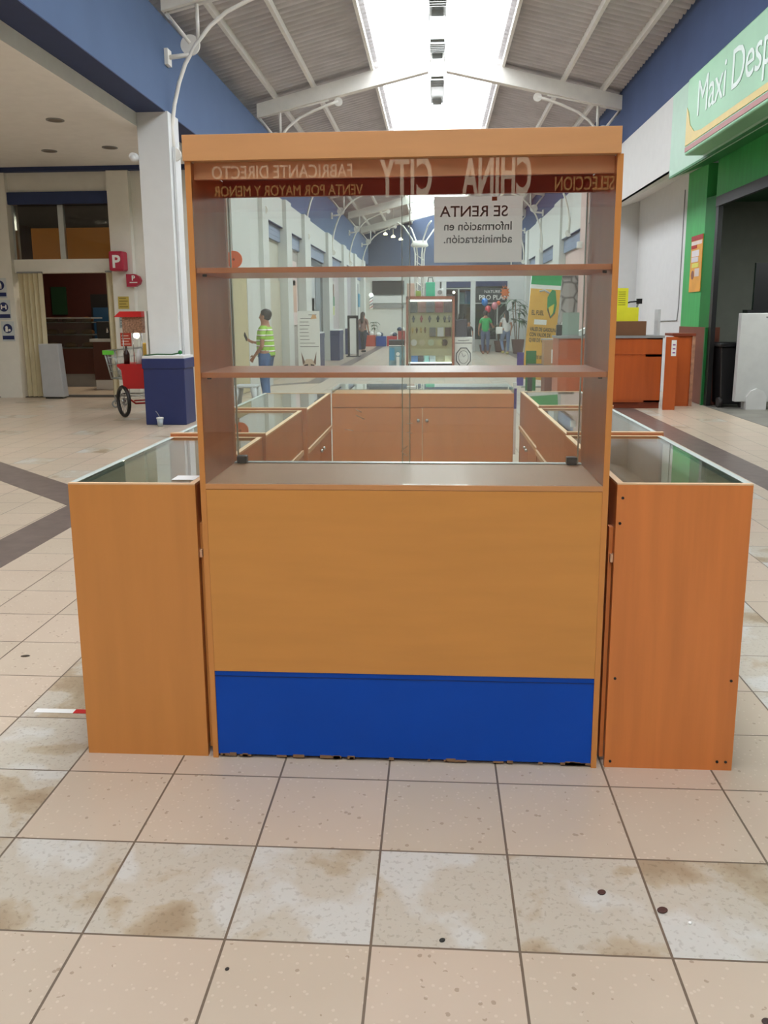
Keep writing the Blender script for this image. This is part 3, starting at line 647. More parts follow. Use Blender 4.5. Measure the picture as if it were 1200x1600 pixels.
# cables on the white wall
mb = MB().tube([(4.34, 15.2, 3.6), (4.34, 15.2, 1.6), (4.34, 15.25, 1.35), (4.34, 16.6, 1.33)], .008, 6); tag(mb.build('wall_cable', M['grey']), 'thin grey cable running down the white recessed wall', 'cable')
# desk
o = empty('service_desk', (2.72, 13.05, 0), 'cherry brown service desk with grey worktop against the right wall', 'desk')
MB().box(-.8, .8, 0, .62, .1, 1.1).build('body', M['cherry'], o); MB().box(-.8, .8, .03, .6, 0, .1).build('plinth', mat('cherry_dark', '7A3214', .5), o)
MB().box(-.82, .82, -.03, .64, 1.1, 1.135).build('worktop', M['grey'], o); MB().box(-.79, .79, -.012, 0, .85, 1.08).build('upper_panel', M['cherry'], o); MB().box(-.79, .79, -.008, 0, .13, .81).build('lower_panel', M['cherry'], o)
MB().box(.55, .8, 0, .02, .1, 1.1).build('end_stile', M['cherry'], o)
o = empty('swing_gate', (3.62, 12.85, 0), 'narrow cherry wood gate board with a white label beside the desk', 'gate')
MB().box(-.1, .08, 0, .03, 0, 1.12).build('board', M['cherry'], o); lab(MB().box(-.02, .055, -.004, 0, .83, 1.07).build('label', M['paper'], o), 'white label')
mb = MB();
for k in range(3): mb.box(.0, .04, -.006, -.004, .87+.06*k, .89+.06*k)
mb.build('printed_lines', mat('label_ink', '8A4A8A', .5), o)
o = empty('side_board', (3.95, 13.4, 0), 'cherry wood return counter with worn pale edge next to the tiled wall', 'counter')
MB().box(-.16, .12, 0, .05, 0, 1.12).build('board', M['cherry'], o); MB().box(.12, .17, -.02, .05, 0, 1.14).build('worn_edge', mat('worn_edge', 'A3745A', .7, var=.3, scale=14), o); MB().box(-.2, .17, -.03, .4, 1.12, 1.16).build('top', mat('cherry_dark', '7A3214', .5), o)
# desk items
b = MB().box(-.24, .24, 0, .22, 0, .22).build('cardboard_box', mat('brown_card', '6E4A2E', .7), bevel=.004); b.location = (3.03, 13.1, 1.136); tag(b, 'open brown cardboard tray standing on the service desk', 'box')
o = empty('notice_board', (2.93, 13.32, 1.25), 'yellow paper signs stacked in an L shape behind the brown tray', 'notice')
MB().box(-.2, .09, 0, .01, .3, .62).build('upper_sheet', M['yellow'], o); MB().box(-.2, .26, -.012, 0, .0, .32).build('lower_sheet', M['yellow'], o)
mb = MB()
for k in range(7): mb.box(-.06, .05, -.004, 0, .36+.033*k, .367+.033*k)
mb.build('printed_lines', mat('olive_ink', '7A7A20', .6), o)
o = empty('desk_lamp', (3.18, 13.43, 1.136), 'dark desk lamp with bent arm standing behind the yellow signs', 'lamp')
MB().disc((0, 0, .01), .06, .02, 'z').build('base', M['black'], o) ; MB().tube([(0, 0, 0), (.01, 0, .45), (.03, 0, .53)], .015, 6).build('pole', M['grey'], o); MB().tube([(.03, 0, .53), (-.1, 0, .52), (-.22, 0, .48)], .012, 6).build('arm', M['black'], o); MB().box(.0, .08, -.03, .03, .49, .57).build('joint', M['black'], o)
b = MB().box(-.02, .02, -.1, .1, 0, .4).build('acrylic_divider', M['lgrey']); b.location = (3.46, 13.2, 1.136); tag(b, 'upright grey acrylic divider at the right end of the desk', 'divider')
o = empty('glass_screen', (2.12, 13.2, 1.136), 'greenish glass screen standing on the left end of the desk', 'screen'); MB().box(-.13, .13, 0, .01, 0, .36).build('pane', mat('frosted_green', '8FA096', .2), o); MB().box(-.13, .13, -.02, .04, -.0, .015).build('foot', M['grey'], o)
o = empty('desk_phone', (1.98, 13.35, 1.136), 'small black terminal with white handset on the desk', 'phone'); MB().box(-.06, .06, -.05, .05, 0, .17).build('body', M['black'], o, .01); MB().tube([(.02, 0, .17), (.05, 0, .23), (.09, 0, .29)], .014, 6).build('handset', M['paper'], o)
o = empty('helmet', (2.42, 13.3, 1.136), 'white curved hood shape over a dark grille on the desk', 'hood')
mb = MB(); mb.prism([(-.2, 0), (-.16, .06), (0, .14), (.2, .22), (.2, .17), (.05, .1), (-.1, .0)], 0, .2, 'y'); mb.build('hood', M['paper'], o); MB().prism([(-.08, 0), (.05, .09), (.2, .15), (.2, 0)], .02, .18, 'y').build('grille', M['dark'], o)
# store interior things
o = empty('security_gate', (4.98, 12.9, 0), 'tall pale grey anti theft gate panel inside the green store entrance', 'gate')
MB().prism([(-.36, .12), (.35, .12), (.35, 1.47), (-.35, 1.47)], 0, .12, 'y').build('panel', mat('gate_grey', 'B9BAB8', .4), o, .01)
MB().prism([(-.2, 0), (.1, 0), (.1, .2), (.05, .29), (-.05, .33), (-.14, .29), (-.2, .2)], -.05, .17, 'y').build('foot', mat('gate_white', 'C4C4C2', .4), o); lab(MB().box(.02, .1, -.003, 0, 1.4, 1.415).build('badge', M['dark'], o), 'small dark badge')
o = empty('monitor', (5.2, 13.05, 1.47), 'black screen standing above the pale gate panel', 'monitor'); MB().box(-.35, .4, 0, .06, .05, .75).build('screen', M['black'], o); MB().box(-.45, .4, -.05, .15, 0, .05).build('base', M['black'], o)
o = empty('wheeled_bin', (4.66, 13.2, 0), 'black wheeled bin standing behind the pale gate panel', 'bin')
MB().prism([(-.16, .05), (.16, .05), (.22, .95), (-.2, .95)], 0, .4, 'y').build('body', M['black'], o, .02); MB().box(-.24, .26, -.05, .42, .95, 1.02).build('lid', M['black'], o, .02)
for x in (-.17, .17): MB().lathe([(.08, -.03), (.08, .03)], (x, .0, .08), 14, None, 'x').build('wheel', M['dark'], o)
o = empty('floor_stand', (4.55, 13.9, 0), 'grey glass fronted floor cabinet deep in the store entrance', 'cabinet'); MB().box(-.15, .18, 0, .3, 0, .92).build('body', M['grey'], o); MB().box(-.17, .2, -.02, .32, .92, .95).build('top', M['dark'], o)
# right bays
rightcols = [(20.6, 21.4), (24.9, 26.2), (29.6, 30.8), (33.6, 34.4)]
for a, b in rightcols: struct('wall_right_column', MB().box(HX-.06, 3.98, a, b, 0, 4.78), M['pink'] if a < 22 else M['white2'])
ry = [17.6]+[v for ab in rightcols for v in ab]
stone = bpy.data.materials.new('dry_stone'); stone.use_nodes = True; nt = stone.node_tree; b_ = nt.nodes['Principled BSDF']
tc = nt.nodes.new('ShaderNodeTexCoord'); vo = nt.nodes.new('ShaderNodeTexVoronoi'); vo.feature = 'DISTANCE_TO_EDGE'; vo.inputs['Scale'].default_value = 3.2; rp = nt.nodes.new('ShaderNodeValToRGB')
rp.color_ramp.elements[0].color = lin('4A4846')+(1,); rp.color_ramp.elements[1].color = lin('A09C98')+(1,); rp.color_ramp.elements[1].position = .12
nt.links.new(tc.outputs['Object'], vo.inputs['Vector']); nt.links.new(vo.outputs['Distance'], rp.inputs[0]); nt.links.new(rp.outputs[0], b_.inputs['Base Color'])
for i, (a, b) in enumerate(((19.1, 20.6), (21.4, 24.9), (26.2, 29.6), (30.8, 33.6))):
    o = bay(1, a, b, 3.64, 4.78, [M['pink'], M['pink'], M['white2'], M['white2']][i], 'right', shz=.4)
    tag(o, 'blue grey shutter box over the %s shop bay along the right wall' % spot[i], 'shutter', 'shutter boxes over the right shops')
struct('wall_right_stone', MB().box(3.2, 3.66, 21.5, 22.3, 0, 2.45), stone)
b = MB().box(-.06, .06, -.06, .06, -.08, .08).build('wall_speaker', M['paper'], bevel=.01); b.location = (3.5, 20.9, 3.15); tag(b, 'small white wall unit fixed to a column on the right wall', 'wall unit')
panel('wall_notice', 1, 3.745, 19.4, 20.0, 1.7, 2.15, 'C9C4C2', 'white and red notice on the right wall seen through the cabinet', 'notice', [(.1, .9, .5, .9, 'B04038')])

# ---- kiosk things behind: gas station banner
o = empty('banner_stand', (2.1, 17.0, 0), 'tall yellow raffle banner with green top and a fuel nozzle picture', 'banner')
bn = bpy.data.objects.new('banner_sheet', None); COL.objects.link(bn); bn.parent = o; bn.rotation_euler = (0, math.radians(4), 0)
def gradient():
    m = mat('banner_yellow', 'DDA93A', .5, var=.2, scale=1.2); return m
MB().box(-.33, .27, 0, .012, .15, 2.0).build('yellow_area', gradient(), bn); MB().box(-.33, .27, 0, .012, 2.05, 2.34).build('green_area', mat('banner_green', '18A058', .5), bn)
MB().box(-.33, .27, -.001, .013, 1.98, 2.06).build('white_band', M['paper'], bn)
MB().tube([(-.33, .03, 0), (-.33, .03, 2.34)], .01, 6).build('pole', M['alu'], bn); MB().box(-.35, .3, -.12, .15, 0, .03).build('foot', M['alu'], o)
mb = MB(); mb.prism([(.02, 1.72), (.1, 1.88), (.17, 1.86), (.22, 1.6), (.2, 1.42), (.12, 1.3), (.04, 1.46)], -.006, -.001, 'y', mat('nozzle_green', '1E8A4A', .5)); mb.prism([(.06, 1.52), (.17, 1.6), (.16, 1.42), (.11, 1.34)], -.009, -.006, 'y', mat('nozzle_yellow', 'D8C030', .5)); mb.tube([(.06, -.005, 1.8), (-.05, -.005, 1.86), (-.15, -.005, 1.83)], .02, 6, M['lgrey']); mb.tube([(.05, -.008, 1.5), (.12, -.008, 1.31), (.2, -.008, 1.42)], .012, 6, mat('nozzle_brown', '6E2E1E', .5))
mb.build('fuel_nozzle_print', None, bn).location = (0, 0, .1)
ink = mat('banner_ink', '3A3A1E', .6)
for t, sz, z in (('EL FUEL', .13, 1.46), ('VALES DE GASOLINA', .105, 1.14), ('CON VALOR DE', .105, 1.03), ('Q100 DE CADA UNO', .105, .92), ('SORTEOS SEMANALES', .095, .58)):
    text(t, sz, (-.27, -.003, z), FRONT, ink, bn, 'lettering', sx=.56, bold=.003)
lab(MB().box(-.2, .05, -.004, -.001, 1.27, 1.37).build('white_patch', M['paper'], bn), 'small white patch')
o = empty('banner_stand', (1.86, 16.2, 0), 'green and purple lower banner behind the right counters', 'banner'); MB().box(-.1, .1, 0, .02, 0, .78).build('green_part', M['dgreen'], o); MB().box(-.27, -.14, -.01, .02, .1, .75).build('purple_part', mat('purple', '4B3A8A', .5), o)
b = MB().box(-.2, .2, 0, .3, 0, .42, mat('kraft_card', 'A8815E', .7)).box(-.08, .19, -.004, 0, .03, .26, M['paper']).build('carton'); b.location = (2.05, 14.2, .62); tag(b, 'brown carton with a white label below the yellow banner', 'box')
o = empty('folding_stool', (1.88, 14.3, 0), 'dark folding stool carrying the brown carton', 'stool')
MB().box(-.28, .3, -.1, .3, .58, .62).build('seat', M['dark'], o)
for x in (-.24, .26):
    for y in (-.08, .28): MB().box(x-.02, x+.02, y-.02, y+.02, 0, .58).build('leg', M['dark'], o)
o = empty('cash_counter', (2.45, 15.2, 0), 'low reddish brown counter behind the service desk', 'counter'); MB().box(-.45, .6, 0, .5, 0, 1.0).build('body', mat('red_brown', '7A4030', .5), o); MB().box(-.47, .62, -.02, .52, 1.0, 1.03).build('top', M['grey'], o)

# ---- far shop across the hall (right half)
o = bpy.data.objects.new('wall_far_shop', None); COL.objects.link(o); o['kind'] = 'structure'; o.location = (0, 34.5, 0)
mb = MB(); mb.box(-.05, 3.65, .0, .3, 2.86, 3.3)
for x in (-.05, .22, 1.42, 2.92): mb.box(x, x+.2 if x != 2.92 else 3.65, -.03, .25, 0, 2.9)
mb.box(-.05, 3.65, 3, 3.1, 0, 3.3); mb.box(-.05, 0.05, .3, 3, 0, 3.3); mb.box(-.05, 3.65, 0, 3.1, 3.3, 3.4)
mb.build('wall_frame', M['white'], o)
mb = MB(); mb.box(.4, 1.42, -.01, .1, 2.62, 2.84); mb.box(1.62, 2.92, -.01, .1, 2.66, 2.86); mb.build('transom', M['navybox'], o)
mb = MB(); mb.box(.42, 2.92, .1, .12, .1, 2.62); mb.build('pane', M['glassd'], o)
mb = MB(); mb.box(.05, 3.6, 2.9, 2.98, 0, 3.2); mb.build('interior_back', M['dark'], o)
mb = MB(); mb.box(.9, .96, .05, .15, .1, 2.6); mb.box(.42, 1.42, .05, .15, 2.55, 2.6); mb.box(2.5, 2.56, .05, .15, .1, 2.0); mb.box(1.62, 2.92, .05, .15, 1.95, 2.0); mb.box(1.62, 2.92, .05, .15, .0, .5); mb.build('mullion', M['alu'], o)
o = empty('shop_sign', (2.27, 34.42, 2.04), 'dark shop sign reading PRO PLAN in white over the far window', 'sign'); MB().box(-.62, .55, 0, .06, 0, .55).build('board', mat('sign_charcoal', '33363A', .5), o)
text('NATURE', .17, (-.3, -.004, .34), FRONT, M['paper'], o); text('PRO PLAN', .26, (-.52, -.004, .08), FRONT, M['paper'], o, bold=.004)
mb = MB()
for k in range(12):
    a = 2*PI*k/12; mb.prism([(.12*math.cos(a-.25), .3+.2*math.sin(a-.25)), (.2*math.cos(a), .3+.32*math.sin(a)), (.12*math.cos(a+.25), .3+.2*math.sin(a+.25))], -.02, 0, 'y')
mb.lathe([(.14, -.02), (.14, 0)], (0, 0, .3), 16, None, 'y'); b = mb.build('starburst_sign', mat('burst_orange', 'D8702A', .5)); b.location = (2.82, 34.42, 2.1); tag(b, 'orange starburst sign at the right end of the far shop sign', 'sign')
b = MB().ball((0, 0, 0), .09, n=14).build('party_balloon', mat('orange_balloon', 'D85A20', .3)); b.location = (2.55, 34.2, 1.97); tag(b, 'small orange balloon below the starburst sign', 'balloon', 'balloons by the far shop')
for x, z, c, l, h in ((.62, 1.75, 'B9BEC2', 'tall white boxed appliance in the far shop window', .6), (1.12, 1.95, 'A8D4DC', 'pale blue box in the far shop window', .48), (1.37, 1.95, '2F8FC4', 'bright blue box in the far shop window', .52)):
    b = MB().box(-.12, .12, -.05, .05, 0, h).build('window_box', mat('wb'+c, c, .5), bevel=.01); b.location = (x-.05, 34.8, z); tag(b, l, 'box')
    MB().box(-.13, .13, -.06, .06, -.03, 0).build('bracket', M['grey'], b)
for i, (x, z) in enumerate(((1.35, 2.35), (.75, 2.45))):
    b = MB().ball((0, 0, 0), .06, n=10).build('shop_lamp', mat('lamp_white', 'FFF6E0', .3, emit=6)); b.location = (x, 35.5, z); tag(b, ['bright lamp glowing behind the blue boxes of the far shop', 'oval lamp glowing in the left pane of the far shop'][i], 'lamp')
# balloons in the aisle
for x, y, z, r, c, l in ((1.93, 33.2, 2.0, .13, '2078C8', 'blue balloon floating over the woman in green'), (2.05, 33.0, 1.72, .12, 'C0243C', 'red balloon just behind the head of the woman in green'), (2.35, 33.6, 1.85, .13, 'C0707A', 'pink foil balloon between the two women')):
    o = empty('party_balloon', (x, y, z), l, 'balloon', 'balloons by the far shop')
    MB().ball((0, 0, 0), r, r, r*1.18, n=18).build('balloon', mat('bal'+c, c, .2, coat=.5), o); MB().tube([(0, 0, -r*1.18), (.03, 0, -r*2.5), (0, 0, -.75)], .004, 4).build('string', M['lgrey'], o)
# potted plants
leafm = mat('dracaena_leaf', '3E5A3A', .5, var=.3, scale=9); potm = mat('brown_pot', '5E3A2E', .6)
def plant(x, y, h, label, n=36, pot_h=.5, seed=1, ntr=2):
    rd_ = random.Random(seed)
    o = empty('potted_plant', (x, y, 0), label, 'potted plant')
    MB().prism([(-.17, 0), (.17, 0), (.24, pot_h), (-.24, pot_h)], -.2, .2, 'y').build('pot', potm, o, .01)
    MB().box(-.2, .2, -.17, .17, pot_h-.04, pot_h-.02).build('soil', M['dark'], o)
    mb = MB(); tips = []
    for k in range(ntr):
        dx = rd_.uniform(-.1, .1); tp = (dx*2.5, rd_.uniform(-.1, .1), h*rd_.uniform(.62, .85)); mb.tube([(dx, 0, pot_h-.04), lerp((dx, 0, pot_h), tp, .5), tp], .018, 6); tips += [tp, lerp((dx, 0, pot_h), tp, .7), lerp((dx, 0, pot_h), tp, .4)]
    mb.build('trunk', mat('trunk', '7A6448', .8), o)
    mb = MB()
    for k in range(n):
        t = tips[k % len(tips)]; a = rd_.uniform(0, 2*PI); L = rd_.uniform(.3, .5)*h/2.2; w_ = .035*h/2
        dx, dy = math.cos(a), math.sin(a); P = []
        for q in range(5):
            f = q/4; P.append((t[0]+dx*L*f, t[1]+dy*L*f, t[2]+L*(.7*f-1.1*f*f)+.08*(k % 3), w_*(math.sin(PI*min(.98, f+.12)))+.002))
        A = [mb.bm.verts.new((p[0]-dy*p[3], p[1]+dx*p[3], p[2])) for p in P]; B = [mb.bm.verts.new((p[0]+dy*p[3], p[1]-dx*p[3], p[2]+.01)) for p in P]
        for q in range(4): mb.bm.faces.new((A[q], A[q+1], B[q+1], B[q]))
    mb.build('leaves', leafm, o); return o
plant(3.2, 32.5, 2.85, 'tall dracaena in a square brown pot at the corner beside the yellow banner', 60, .55, 3, 3)
plant(2.62, 33.9, 1.5, 'leafy plant in a dark pot right of the woman in white', 40, .45, 4, 2)
plant(1.0, 33.9, 1.5, 'leafy plant in front of the far shop window', 40, .3, 8, 2)
plant(2.0, 33.7, 1.3, 'bushy plant behind the two women', 36, .3, 9, 2)
# end-of-hall goods
gd = [(-3.25, .5, .55, 'B8442C', 'orange red floor bin with a leafy top at the end of the hall'), (-2.72, .5, .5, '23479A', 'blue crate with white goods at the end of the hall'), (-2.18, .5, .5, 'B81E2C', 'red crate with white goods at the end of the hall'), (-1.7, .35, .75, 'A83A34', 'red stacked goods beside the white column')]
for x, wd, h, c, l in gd:
    o = empty('goods_crate', (x, 41, 0), l, 'crate', 'crates at the end of the hall')
    MB().box(-wd/2, wd/2, -.2, .2, 0, h).build('crate', mat('gc'+c, c, .5), o, .02)
    for k in range(4): MB().ball((random.uniform(-.15, .15), random.uniform(-.1, .1), h+.08), .13, .12, .11, n=10).build('goods', M['paper'] if k % 2 else mat('goods_navy', '2A3A55', .6), o)
plant(-3.1, 41.5, 1.5, 'green leafy plant at the end of the hall near the barber pole', 30, .4, 12, 1)
o = empty('barber_pole', (-3.5, 44.8, 1.85), 'striped barber pole on the white end wall', 'barber pole')
MB().tube([(0, 0, 0), (0, 0, .7)], .09, 14).build('cylinder', M['paper'], o); MB().ball((0, 0, .75), .12, n=14).build('globe', mat('globe', 'FFFFFF', .3, emit=.6), o)
mb = MB()
for k in range(4): mb.tube([(-.09, -.05, .05+.16*k), (0, -.1, .1+.16*k), (.09, -.05, .17+.16*k)], .02, 6, M['navybox'] if k % 2 else M['crimson'])
mb.build('stripes', None, o)
# white lattice lamp column
o = empty('lattice_column', (-.75, 37.5, 0), 'white tubular lattice column with curved arms in the middle of the far hall', 'column')
mb = MB()
for a in range(4):
    x, y = .22*math.cos(a*PI/2+.5), .22*math.sin(a*PI/2+.5); mb.tube([(x, y, 0), (x, y, 4.2), (x*1.6, y*1.6, 4.8), (x*3.6, y*3.6, 5.35), (x*5, y*5, 5.5)], .035, 6)
for k in range(14): mb.tube([(.2, -.2, .3*k), (-.2, .1, .3*k+.3)], .02, 5)
mb.build('lattice', M['steel'], o); MB().lathe([(.35, 4.5), (.4, 4.55), (.3, 4.75)], n=18).build('collar', M['steel'], o)
for k in range(3):
    b = MB().tube([(0, 0, 0), (0, 0, 1.3)], .008, 5, M['steel']).lathe([(.03, 0), (.09, -.06), (.1, -.1)], n=14, m=mat('warm_lamp', 'FFF0C0', .3, emit=4)).build('hanging_lamp', mat('warm_lamp', 'FFF0C0', .3, emit=4)); b.location = (-1.6-.35*k, 38, 4.95+.12*k); tag(b, ['glowing lamp nearest the lattice column under the far roof', 'middle glowing lamp under the far roof', 'glowing lamp farthest from the lattice column under the far roof'][k], 'ceiling lamp', 'small lamps under the far roof')

# ---- showcase island with watches
SX, SY = -.15, 22.0
o = empty('watch_showcase', (SX, SY, 0), 'tall wooden framed slatwall showcase of watches and gadgets in the middle aisle', 'showcase')
fm = mat('reddish_frame', '9A5A42', .5); sw = mat('cream_slatwall', 'B9B08A', .6)
mb = MB(); mb.box(-.64, -.58, -.2, .3, .05, 1.97); mb.box(.58, .64, -.2, .3, .05, 1.97); mb.box(-.64, .64, -.2, .3, 1.9, 1.97); mb.build('frame', fm, o)
mb = MB(); mb.box(-.58, .58, .1, .13, .25, 1.85)
for k in range(14): mb.box(-.58, .58, .09, .1, .3+k*.11, .38+k*.11)
mb.build('slatwall', sw, o); MB().box(-.64, .64, -.18, .3, 0, .22).build('base', M['black'], o)
lab(MB().box(-.57, .57, -.12, .1, .22, .25).build('lit_shelf', mat('lit_white', 'E8F0F0', .4, emit=.8), o), 'brightly lit bottom shelf')
MB().tube([(-.55, -.05, 1.86), (.55, -.05, 1.86)], .018, 8).build('tube_light', mat('tube_white', 'FFFFFF', .4, emit=3), o)
text('ACCESORIOS', .1, (-.36, -.185, .08), FRONT, M['paper'], o, sx=1.2, bold=.003)
MB().box(-.58, .58, -.2, -.19, .25, 1.9).build('glass_front', M['glass'], o)
items = [('hanging_pouch', 1.55, (-.46, -.23, .0, .23, .46), ('3A4044', '8E6A66', '5C5A66', '8A4A50', '564048'), .09, .24, 'pouch'),
         ('wrist_watch', 1.3, (-.45, -.24, -.02, .2, .38, .5), ('4A4A4E', 'A04A58', '5A565E', '26262C', '3A3632', '6E6A66'), .05, .14, 'watch'),
         ('wrist_watch', 1.02, (-.47, -.36, -.25, -.14), ('C2A860', '4A3A2A', 'B89A50', '6A4A30'), .035, .12, 'watch'),
         ('gadget_box', .92, (.06, .27, .47), ('5E6468', 'D0D0D4', '4A3430'), .07, .2, 'box'),
         ('alarm_clock', .68, (-.44, -.22, .02, .26, .38), ('D4D4D0', 'C4B89A', 'B9C4A8', 'C8BE8E', '2A2A2C'), .07, .14, 'clock'),
         ('gadget_box', .4, (-.42, -.24, -.1, .05, .27, .48), ('2A70B0', '2E2A38', '9AD4D0', 'B9C4C8', 'A8A080', 'D8D4B0'), .075, .14, 'box')]
colname = ['leftmost', 'second from left', 'third from left', 'fourth from left', 'fifth from left', 'sixth from left']
rown = ['top row', 'second row', 'gold row in the middle', 'middle right', 'row above the lit shelf', 'lit bottom shelf']
for r, (nm, z, xs, cs, wv, h, cat) in enumerate(items):
    wv *= 1.2; h *= 1.2
    for k, (x, c) in enumerate(zip(xs, cs)):
        mb = MB()
        if cat == 'watch': mb.tube([(0, 0, 0), (0, -.01, h)], wv*.35, 6); mb.disc((0, -.02, h*.55), wv*.75, .02)
        elif cat == 'clock': mb.disc((0, -.02, wv), wv, .05); mb.box(-wv*.5, wv*.5, -.04, .0, -.0, .02)
        else: mb.box(-wv, wv, -.05, .0, 0, h)
        b = mb.build(nm, mat('it'+c, c, .5), bevel=.006 if cat in ('box', 'pouch') else 0); b.location = (SX+x, SY+.08, z if r < 5 else .25)
        tag(b, '%s %s, %s of the showcase' % ({'pouch': 'hanging dark pouch', 'watch': 'hanging wrist watch', 'box': 'small boxed gadget', 'clock': 'small desk clock'}[cat], colname[k], rown[r]), cat, 'goods in the watch showcase')
for x, wd, h, c, l, nm in ((-.62, .2, .34, 'C9A898', 'pink and white boxes stacked on top of the showcase, left end', 'stacked_boxes'), (-.42, .14, .14, '8AA33A', 'olive green box on top of the showcase', 'gadget_box'), (-.1, .24, .36, '35B890', 'bright green bag on top of the showcase', 'shopping_bag'), (.15, .18, .2, 'D8DCDC', 'white cube with a round dial on top of the showcase', 'gadget_box')):
    o = MB(); o.box(-wd/2, wd/2, -.1, .1, 0, h); o = o.build(nm, mat('top'+c, c, .5), bevel=.01); o.location = (SX+x+.1, SY, 1.972); tag(o, l, 'bag' if 'bag' in nm else 'box')
    if nm == 'shopping_bag': MB().tube([(-.07, -.05, h), (-.05, -.05, h+.12), (.05, -.05, h+.12), (.07, -.05, h)], .012, 6).build('handle', M['dark'], o)
    if wd == .18: MB().disc((0, -.105, .1), .06, .01).build('dial', M['grey'], o)
o = empty('side_cabinet', (.735, 21.95, 0), 'white side cabinet printed with a large octagonal wrist watch', 'cabinet')
MB().box(-.23, .23, 0, .4, 0, .9).build('body', M['paper'], o); mb = MB(); mb.box(-.22, .22, -.005, 0, .74, .76); mb.tube([(-.15, -.004, .82), (0, -.004, .81), (.15, -.004, .83)], .008, 5)
oc = [(.2*math.cos(2*PI*k/8+PI/8), .38+.26*math.sin(2*PI*k/8+PI/8)) for k in range(8)]
mb.tube([(x, -.006, z) for x, z in oc+oc[:1]], .014, 6); mb.tube([(.13*math.cos(2*PI*k/20), -.006, .38+.17*math.sin(2*PI*k/20)) for k in range(21)], .006, 5); mb.tube([(0, -.006, .38), (.06, -.006, .44)], .006, 4); mb.tube([(0, -.006, .38), (-.05, -.006, .5)], .006, 4)
mb.build('watch_print', mat('dark_grey_ink', '4A4E52', .5), o)
o = empty('backpack', (.68, 22.2, .9), 'dark grey backpack hanging above the watch printed cabinet', 'backpack'); MB().box(-.17, .15, 0, .14, .0, .48).build('body', mat('dark_grey_cloth', '4A4650', .8), o, .04)
for x in (-.08, .06): MB().tube([(x, 0, .47), (x+.01, 0, .6), (x+.02, .05, .5)], .018, 6).build('strap', M['dark'], o)
o = empty('poster_panel', (-1.05, 21.9, -.05), 'teal photo panel with dark heading, left of the watch showcase', 'poster')
MB().box(-.2, .22, 0, .03, .05, .9).build('panel', mat('teal_photo', '6A8E96', .5, var=.4, scale=5), o); lab(MB().box(-.2, .22, -.004, 0, .72, .88).build('heading_strip', M['dark'], o), 'dark heading strip'); lab(MB().box(-.2, .22, -.005, 0, .73, .755).build('white_line', M['paper'], o), 'white line')
lab(MB().box(-.18, -.05, -.004, 0, .35, .68).build('blue_area', mat('cyan_print', '2A8AB4', .5), o), 'bright blue area'); mb = MB(); mb.box(.0, .08, -.004, 0, .1, .45); mb.disc((.04, -.002, .52), .05, .004); lab(mb.build('printed_figure', M['paper'], o), 'pale standing figure')

# ------------------------------------------------------------------ PEOPLE
def skin(name, V, Ed, Rr, m, parent, sub=2, root=0):
    me = bpy.data.meshes.new(name); me.from_pydata(V, Ed, []); me.materials.append(m)
    o = bpy.data.objects.new(name, me); COL.objects.link(o); o.parent = parent
    md = o.modifiers.new('skin', 'SKIN'); md.use_smooth_shade = True
    for i, sv in enumerate(me.skin_vertices[0].data):
        r = Rr[i]; sv.radius = r if isinstance(r, tuple) else (r, r); sv.use_root = (i == root)
    s = o.modifiers.new('sub', 'SUBSURF'); s.levels = sub; s.render_levels = sub
    return o
def chain(V, Ed, Rr, start, pts, rad):
    prev = start
    for p, r in zip(pts, rad):
        V.append(p); Rr.append(r); i = len(V)-1
        if prev is not None: Ed.append((prev, i))
        prev = i
    return prev
def hand(V, Ed, Rr, wrist_i, d, side, curl=.5, k=1.0):
    """palm + four fingers + thumb continuing direction d from the wrist; side is the thumb direction"""
    w_ = Vector(V[wrist_i]); d = Vector(d).normalized(); t = Vector(side).normalized(); t = (t-d*t.dot(d)).normalized(); n = d.cross(t)
    palm = w_+d*.05*k; V.append(tuple(palm)); Rr.append(.024*k); pi = len(V)-1; Ed.append((wrist_i, pi))
    for j, (o_, L) in enumerate(((.028, .072), (.010, .08), (-.009, .074), (-.027, .058))):
        b = palm+d*.035*k+t*o_*k; c = b+(d*math.cos(curl*.5)+n*math.sin(curl*.5))*L*.5*k; e = c+(d*math.cos(curl*1.4)+n*math.sin(curl*1.4))*L*.5*k
        chain(V, Ed, Rr, pi, [tuple(b), tuple(c), tuple(e)], [.009*k, .0085*k, .007*k])
    b = w_+d*.03*k+t*.03*k; chain(V, Ed, Rr, pi, [tuple(b+t*.012*k), tuple(b+t*.025*k+d*.03*k+n*.01), tuple(b+t*.025*k+d*.055*k+n*.02)], [.011*k, .0095*k, .008*k])
